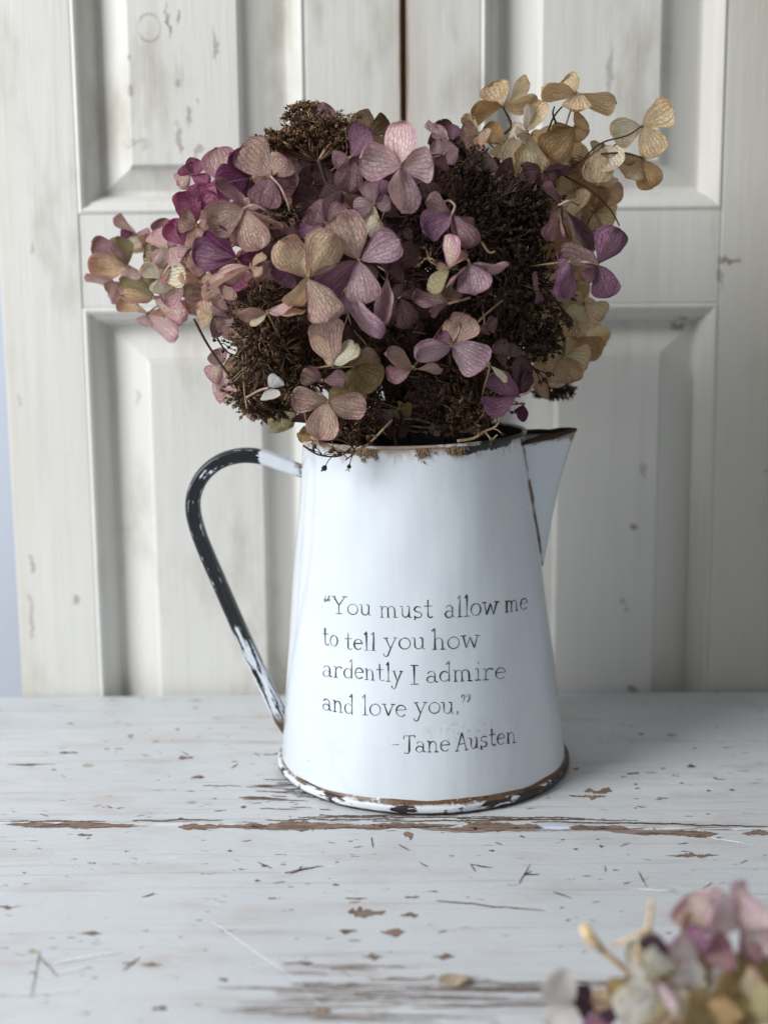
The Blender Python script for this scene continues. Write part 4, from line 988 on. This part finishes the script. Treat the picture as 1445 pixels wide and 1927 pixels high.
# purple floret by the spout
floret(hH, 977, 744, 'purp', [(919, 704, 46, -4), (984, 668, 38, 2, 'dmauve'), (909, 766, 40, -5), (1000, 700, 26, 4, 'dmauve')], dY=-0.010, ped=[(994, 738, -0.003), (1006, 720, 0.0)])
floret(hH, 922, 690, 'cream', [(955, 716, 12, -3), (916, 684, 8)], dY=-0.016)
floret(hH, 984, 760, 'dmag', [(980, 792, 18), (972, 780, 12)], dY=0.014)
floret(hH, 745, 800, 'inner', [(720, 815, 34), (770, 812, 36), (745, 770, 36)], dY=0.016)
floret(hH, 830, 800, 'tanm', [(812, 815, 24), (850, 815, 22)], dY=0.010)
floret(hH, 800, 745, 'dmauve', [(770, 760, 40), (840, 740, 44), (800, 710, 46), (810, 785, 40)], dY=0.032)
# beige papery head
floret(hF, 945, 200, 'beige', [(926, 156, 56, 2), (1010, 182, 32, -4), (884, 214, 40, -6, 'brown'), (1002, 162, 30, 8, 'cream')], Y=-0.012)
floret(hF, 1084, 175, 'beige', [(1062, 146, 44, 6), (1017, 165, 40, -2), (1083, 214, 50, -8), (1160, 190, 40, -1)], Y=-0.012)
floret(hF, 991, 246, 'beige', [(968, 262, 34, -8, 'white'), (996, 196, 24, -3, 'white'), (1024, 192, 36, -2, 'beige'), (1000, 318, 56, -8, 'beige'), (958, 318, 20, -10, 'cream')], Y=-0.020)
floret(hF, 1080, 238, 'brown', [(1030, 290, 66, -6), (1100, 222, 40, -2), (1098, 262, 34, -1), (1040, 252, 30, 3)], Y=-0.012)
floret(hF, 1207, 237, 'beige', [(1264, 202, 54, -2), (1153, 256, 54, -5, 'cream'), (1238, 292, 56, -4)], Y=0.0)
floret(hF, 1208, 297, 'brown', [(1176, 332, 50, -6, 'beige'), (1226, 350, 50, -5), (1166, 302, 20, -2)], Y=-0.002)
floret(hF, 1134, 272, 'cream', [(1122, 340, 56, -7, 'beige'), (1160, 318, 50, -4, 'cream'), (1114, 282, 30, 0, 'beige')], Y=-0.006)
floret(hF, 950, 268, 'cream', [(944, 300, 50, -3), (910, 240, 40, 2, 'brown'), (980, 232, 30, 0), (918, 262, 16, -2, 'beige')], Y=-0.014)
floret(hF, 900, 250, 'tan', [(866, 246, 40, -2, 'tanm'), (918, 262, 36), (868, 222, 24, 2, 'beige'), (888, 285, 40, 1, 'tanm')], Y=-0.022)
floret(hF, 1040, 270, 'beige', [(1010, 300, 46), (1060, 310, 46), (1030, 236, 40)], Y=0.004)
floret(hF, 1075, 300, 'beige', [(1060, 340, 50), (1110, 290, 44), (1100, 330, 40)], Y=0.014)
floret(hF, 1082, 358, 'beige', [(1048, 348, 44), (1100, 384, 46, -2), (1068, 392, 40), (1120, 350, 40, 0, 'brown')], Y=0.0)
floret(hF, 1120, 400, 'beige', [(1150, 370, 44), (1158, 412, 44), (1100, 430, 50), (1130, 350, 40, 0, 'brown')], Y=0.008)
floret(hF, 1095, 440, 'brown', [(1070, 420, 40), (1130, 420, 44, 0, 'beige'), (1080, 480, 44), (1130, 460, 40)], Y=0.004)
floret(hF, 1140, 330, 'cream', [(1115, 350, 40), (1150, 350, 30)], Y=0.016)
floret(hF, 960, 290, 'beige', [(930, 310, 44), (990, 320, 44), (960, 350, 40, 0, 'brown')], Y=0.010)
# beige head behind
floret(hI, 1099, 572, 'beige', [(1134, 600, 56, -5), (1080, 600, 46, -2), (1074, 558, 30, 2)], Y=-0.012)
floret(hI, 1062, 668, 'beige', [(1106, 690, 66, -6), (1068, 722, 60, -6, 'tan'), (1036, 700, 48, -2), (1020, 664, 40), (1090, 650, 40, 2)], Y=-0.014)
floret(hI, 1070, 540, 'beige', [(1110, 540, 44), (1040, 560, 44), (1080, 500, 46), (1100, 560, 40)], Y=0.010)
floret(hI, 1040, 610, 'beige', [(1080, 640, 46), (1010, 600, 44), (1050, 570, 46), (1060, 620, 30, 0, 'brown')], Y=0.004)
floret(hI, 1000, 640, 'brown', [(980, 615, 44), (1010, 680, 46), (1030, 630, 40)], Y=0.0)
floret(hI, 1030, 720, 'tan', [(1010, 740, 40), (1000, 690, 40), (1050, 690, 36)], Y=0.010)
# pale head leaning out, behind
YA = 0.030
floret(hA, 242, 500, 'tan', [(178, 452, 46, 2, 'mauve'), (166, 502, 50, -2, 'tan'), (222, 444, 40, 4, 'green'), (250, 530, 40, 0, 'pink')], Y=YA)
floret(hA, 222, 532, 'pinkc', [(160, 522, 24), (200, 548, 26), (236, 560, 30, 0, 'pinkc')], Y=YA + 0.004)
floret(hA, 305, 492, 'green', [(286, 540, 54, -4), (330, 506, 46), (284, 486, 36, 2, 'olive'), (320, 550, 40)], Y=YA - 0.010)
floret(hA, 290, 560, 'green', [(228, 522, 34, 0), (226, 552, 36, -3, 'tan'), (340, 612, 40, -4, 'pinkc'), (350, 580, 36, 0, 'tan')], Y=YA - 0.012)
floret(hA, 276, 592, 'pinkc', [(222, 562, 34, 0, 'tan'), (334, 636, 38, -3, 'pink'), (270, 612, 30, 2, 'pink'), (310, 600, 30, 0, 'tan')], Y=YA - 0.006)
floret(hA, 254, 440, 'pinkc', [(216, 408, 20), (226, 442, 26, 0, 'dmag'), (282, 452, 36, 2, 'pink'), (250, 470, 30, 0, 'cream')], Y=YA + 0.016)
floret(hA, 318, 452, 'pink', [(298, 414, 36, 2, 'mauve'), (344, 430, 44, 0, 'pinkc'), (300, 478, 40), (344, 478, 40, 0, 'pinkc')], Y=YA + 0.006)
floret(hA, 280, 470, 'tan', [(256, 455, 36), (310, 460, 36), (276, 440, 30)], Y=YA + 0.020)
floret(hA, 348, 520, 'pinkc', [(378, 545, 48), (340, 554, 40, 0, 'pink'), (372, 500, 44, 0, 'pink'), (326, 520, 36, 0, 'cream')], Y=YA - 0.008)
floret(hA, 372, 560, 'pink', [(340, 590, 30), (400, 575, 34), (360, 592, 30, 0, 'tan'), (392, 540, 36)], Y=YA - 0.012)
floret(hA, 250, 545, 'tan', [(210, 570, 30, 0, 'pinkc'), (240, 576, 30), (280, 530, 34, 0, 'green')], Y=YA + 0.012)

# --- random inner florets that fill the dome behind the listed ones, dark keys painting the inside shade
rf = random.Random(21)
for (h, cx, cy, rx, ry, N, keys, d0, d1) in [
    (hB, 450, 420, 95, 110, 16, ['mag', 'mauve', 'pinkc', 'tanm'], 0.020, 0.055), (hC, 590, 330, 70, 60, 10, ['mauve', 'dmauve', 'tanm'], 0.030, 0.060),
    (hD, 680, 480, 130, 150, 26, ['inner', 'dmauve', 'inner', 'dmauve'], 0.030, 0.075), (hE, 890, 470, 150, 170, 22, ['inner', 'dmauve', 'inner', 'innershadeb'], 0.060, 0.10),
    (hG, 560, 670, 120, 110, 16, ['innershadeb', 'dusk', 'inner', 'tanm'], 0.040, 0.085), (hI, 1050, 580, 55, 120, 18, ['beige', 'brown', 'tan'], 0.060, 0.09),
    (hF, 1040, 370, 85, 90, 18, ['beige', 'brown', 'beige', 'tan'], 0.050, 0.085), (hA, 330, 510, 60, 70, 10, ['pink', 'tan', 'cream', 'green', 'pinkc'], 0.03, 0.06), (hH, 850, 700, 110, 70, 10, ['inner', 'innershadeb'], 0.050, 0.085)]:
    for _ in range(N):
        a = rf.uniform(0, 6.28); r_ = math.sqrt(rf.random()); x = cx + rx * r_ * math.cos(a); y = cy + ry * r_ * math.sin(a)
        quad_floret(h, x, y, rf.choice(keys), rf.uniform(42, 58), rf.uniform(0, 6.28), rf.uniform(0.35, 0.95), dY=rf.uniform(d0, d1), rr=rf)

heads = [hB, hC, hD, hE, hG, hH, hI, hF]
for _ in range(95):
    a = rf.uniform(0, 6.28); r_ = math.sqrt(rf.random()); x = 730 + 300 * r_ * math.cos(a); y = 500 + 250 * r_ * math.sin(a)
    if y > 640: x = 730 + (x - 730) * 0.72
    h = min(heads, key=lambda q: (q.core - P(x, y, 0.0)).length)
    quad_floret(h, x, y, rf.choice(['beige', 'brown', 'innershadeb']) if x > 960 else rf.choice(['dmauve', 'inner', 'inner', 'innershadeb']), rf.uniform(46, 62), rf.uniform(0, 6.28), rf.uniform(0.5, 1.0), Y=rf.uniform(-0.015, 0.045), rr=rf)
# --- thin dark stalks and twigs with berries
for pts, nb, Y in [([(1040, 340), (1090, 305), (1130, 270), (1180, 255), (1207, 237)], 0, 0.004), ([(1060, 330), (1110, 358), (1148, 395), (1165, 425)], 0, 0.002), ([(1130, 290), (1175, 288), (1208, 297)], 0, 0.002),
                   ([(1000, 360), (1006, 310), (991, 246)], 0, 0.006), ([(1030, 250), (1045, 215), (1084, 175)], 0, 0.002), ([(1046, 232), (1040, 214), (1043, 200)], 0, 0.0),
                   ([(1062, 330), (1085, 320), (1096, 300), (1086, 292)], 3, 0.0), ([(1128, 380), (1110, 410), (1104, 425)], 0, 0.0), ([(940, 260), (962, 235), (945, 200)], 0, 0.0)]:
    twig(hF, pts, 0.0007, Y=Y - 0.012, budsz=0.0010, seed=len(pts) + int(pts[0][0]), nb=nb)
twig(hG, [(365, 600), (392, 650), (430, 705), (470, 760), (530, 772), (580, 775)], 0.0008, Y=-0.055, budsz=0.0013, nb=7, seed=3)
twig(hG, [(400, 620), (425, 660), (455, 672)], 0.0006, Y=-0.058, budsz=0.0014, nb=4, seed=4)
twig(hG, [(458, 690), (460, 735), (465, 770)], 0.0006, Y=-0.075, dark=False, seed=5)
twig(hG, [(585, 822), (615, 838), (655, 852), (690, 838), (738, 790)], 0.0010, Y=-0.0745, budsz=0.0017, dark=False, nb=2, seed=6)
twig(hG, [(570, 838), (600, 856), (640, 858), (665, 838)], 0.0006, Y=-0.076, budsz=0.0019, nb=7, seed=8)
twig(hG, [(600, 830), (640, 828), (668, 848), (650, 866)], 0.0006, Y=-0.077, budsz=0.0019, nb=6, seed=9)
twig(hG, [(596, 815), (601, 835), (612, 842)], 0.0006, Y=-0.076, dark=False, seed=10)
twig(hH, [(860, 830), (890, 825), (912, 812), (935, 800), (950, 765)], 0.0009, Y=-0.064, budsz=0.0014, dark=False, nb=3, seed=11)
twig(hH, [(912, 812), (925, 826), (936, 818)], 0.0007, Y=-0.066, budsz=0.0020, dark=False, nb=2, seed=12)
for k, pts in enumerate([[(990, 600), (1020, 605), (1050, 608)], [(985, 630), (1020, 640), (1055, 618)], [(980, 660), (1005, 655), (1030, 640)], [(980, 680), (1000, 690), (1012, 705)], [(1040, 560), (1060, 585), (1075, 600)]]):
    twig(hI, pts, 0.0008, Y=-0.055, budsz=0.0021, nb=8, seed=30 + k)
twig(hD, [(700, 690), (690, 650), (665, 620), (655, 590)], 0.0008, Y=-0.055, seed=41, nb=0, dark=False)
twig(hD, [(735, 690), (738, 630), (730, 560)], 0.0010, Y=-0.045, seed=42, dark=False)
twig(hD, [(735, 650), (765, 625), (800, 628)], 0.0007, Y=-0.050, seed=43, dark=False, nb=2, budsz=0.0012)
twig(hD, [(758, 590), (762, 540), (768, 500)], 0.0007, Y=-0.068, seed=44, dark=False)
twig(hE, [(870, 640), (905, 600), (945, 565)], 0.0008, Y=-0.085, seed=45, dark=False)
twig(hE, [(905, 455), (920, 475), (932, 473)], 0.0008, Y=-0.098, seed=46, dark=False)
twig(hE, [(828, 500), (810, 492), (806, 480)], 0.0007, Y=-0.100, seed=47, dark=False, nb=5, budsz=0.0016)
twig(hC, [(599, 300), (612, 340), (622, 380)], 0.0013, Y=-0.070, seed=48)

# ------------------------------------------------------------------ faded head lying on the table, and a fallen petal
fcore = P(1400, 1870, -0.335)
hX = Head('faded pink, cream and purple hydrangea head lying on the table planks', (fcore.x, fcore.y, 0.0), fcore)
hX.pale = 1.45
YX = -0.352
FX = [(1330, 1750, 'pinkc', [(1290, 1698, 64, 4), (1352, 1684, 50, 6, 'pink'), (1285, 1745, 46, 0, 'tan')], 0.004), (1392, 1745, 'pinkl', [(1340, 1716, 60, -2), (1398, 1668, 34, 6, 'pinkl'), (1425, 1705, 66, -2, 'pink'), (1440, 1770, 50, 0, 'pink')], 0.0),
      (1315, 1800, 'pinkl', [(1268, 1778, 44, -3), (1316, 1748, 34, 2, 'purp'), (1370, 1790, 56, 0, 'mauve')], -0.006), (1390, 1800, 'pinkl', [(1345, 1812, 50), (1420, 1780, 50, 0, 'mauve'), (1440, 1840, 50, 0, 'olive')], -0.002),
      (1275, 1815, 'cream', [(1222, 1812, 46, -4), (1210, 1780, 26, 4, 'dplum'), (1290, 1845, 40, 0, 'white')], -0.008), (1330, 1832, 'white', [(1290, 1822, 30), (1356, 1842, 34)], -0.012),
      (1180, 1840, 'tan', [(1205, 1822, 30, 0, 'cream'), (1150, 1868, 30, 0, 'olive'), (1230, 1850, 34, 0, 'pinkc')], -0.006), (1240, 1880, 'cream', [(1170, 1900, 60, -4), (1190, 1862, 40, 0), (1262, 1868, 44, -6, 'pinkl'), (1290, 1890, 40)], -0.016),
      (1280, 1900, 'tan', [(1210, 1915, 44), (1330, 1890, 50, 0, 'olive'), (1300, 1940, 50)], -0.012), (1078, 1886, 'white', [(1036, 1848, 60, -2), (1052, 1935, 66, -4), (1100, 1915, 40, 4, 'dplum')], -0.012),
      (1120, 1905, 'dplum', [(1085, 1870, 40), (1150, 1895, 44, 0, 'dplum'), (1120, 1945, 50, 0, 'purp')], 0.004), (1390, 1870, 'olive', [(1350, 1850, 50), (1430, 1850, 50, 0, 'tan'), (1380, 1920, 56), (1440, 1900, 50, 0, 'green')], -0.014),
      (1420, 1920, 'green', [(1370, 1930, 60), (1450, 1880, 50), (1460, 1940, 50)], -0.02), (1340, 1930, 'olive', [(1300, 1905, 50), (1370, 1890, 50, 0, 'brown'), (1320, 1960, 50)], -0.022), (1160, 1880, 'tanm', [(1120, 1880, 30, 0, 'tan'), (1190, 1900, 40), (1170, 1850, 30, 0, 'olive')], 0.0)]
for (cx, cy, key, pts, dy) in FX: pts = [(cx + (p_[0] - cx) * 1.15, cy + (p_[1] - cy) * 1.15, p_[2] * 1.2) + tuple(p_[3:]) for p_ in pts]; floret(hX, cx, cy, key, pts, Y=YX + dy, rr=rf)
for _ in range(26):
    x = rf.uniform(1190, 1520); y = rf.uniform(1800, 1935)
    quad_floret(hX, x, y, rf.choice(['olive', 'tan', 'cream', 'pinkl', 'pinkc', 'brown', 'green', 'cream']), rf.uniform(40, 55), rf.uniform(0, 6.28), rf.uniform(0.4, 0.95), Y=YX + rf.uniform(0.010, 0.030), rr=rf)
mb = MB()
mb.tube([P(1097, 1742, YX), P(1112, 1768, YX), P(1138, 1794, YX)], [0.0020, 0.0024, 0.0012], 8, lin((236, 212, 168)))
mb.tube(spline([P(1138, 1794, YX), P(1165, 1815, YX), P(1200, 1850, YX)], 4), 0.0013, 6, lin((214, 186, 146)))
mb.tube(spline([P(1226, 1692, YX), P(1219, 1745, YX), P(1203, 1775, YX), P(1198, 1825, YX)], 5), 0.0009, 6, lin((228, 204, 160)))
mb.tube(spline([P(1219, 1748, YX), P(1190, 1764, YX), P(1150, 1780, YX)], 5), 0.0008, 6, lin((228, 204, 160)))
mb.tube(spline([P(1219, 1745, YX), P(1238, 1770, YX), P(1262, 1784, YX)], 5), 0.0008, 6, lin((228, 204, 160)))
mb.build('twig', M_STEM, hX.o, smooth=True)
mb = MB(); mb.tube(spline([fcore, fcore + Vector((0.06, 0.0, -0.012)), fcore + Vector((0.16, 0.01, -0.028))], 5), 0.002, 7, lin((120, 96, 70))); mb.build('stem', M_STEM, hX.o, smooth=True)

pc = PT(852, 1843, 0.0014)
c0, c1 = [lin(c) for c in PAL['cream']]
V, F, C, U = petal_mesh(pc + Vector((-0.006, 0.002, 0)), pc + Vector((0.007, -0.002, 0.0006)), Vector((0, 0, 1)), 0.010, c0, c1, rf, 0.2, 0.05)
zmin = min(v.z for v in V); V = [v - Vector((0, 0, zmin - 0.0002)) for v in V]
po = obj('fallen_petal', V, F, M_PETAL, None, origin=(pc.x, pc.y, 0), smooth=True, colors=C, uvs=U)
po['label'] = 'single curled cream petal lying alone on the bare table boards'; po['category'] = 'petal'
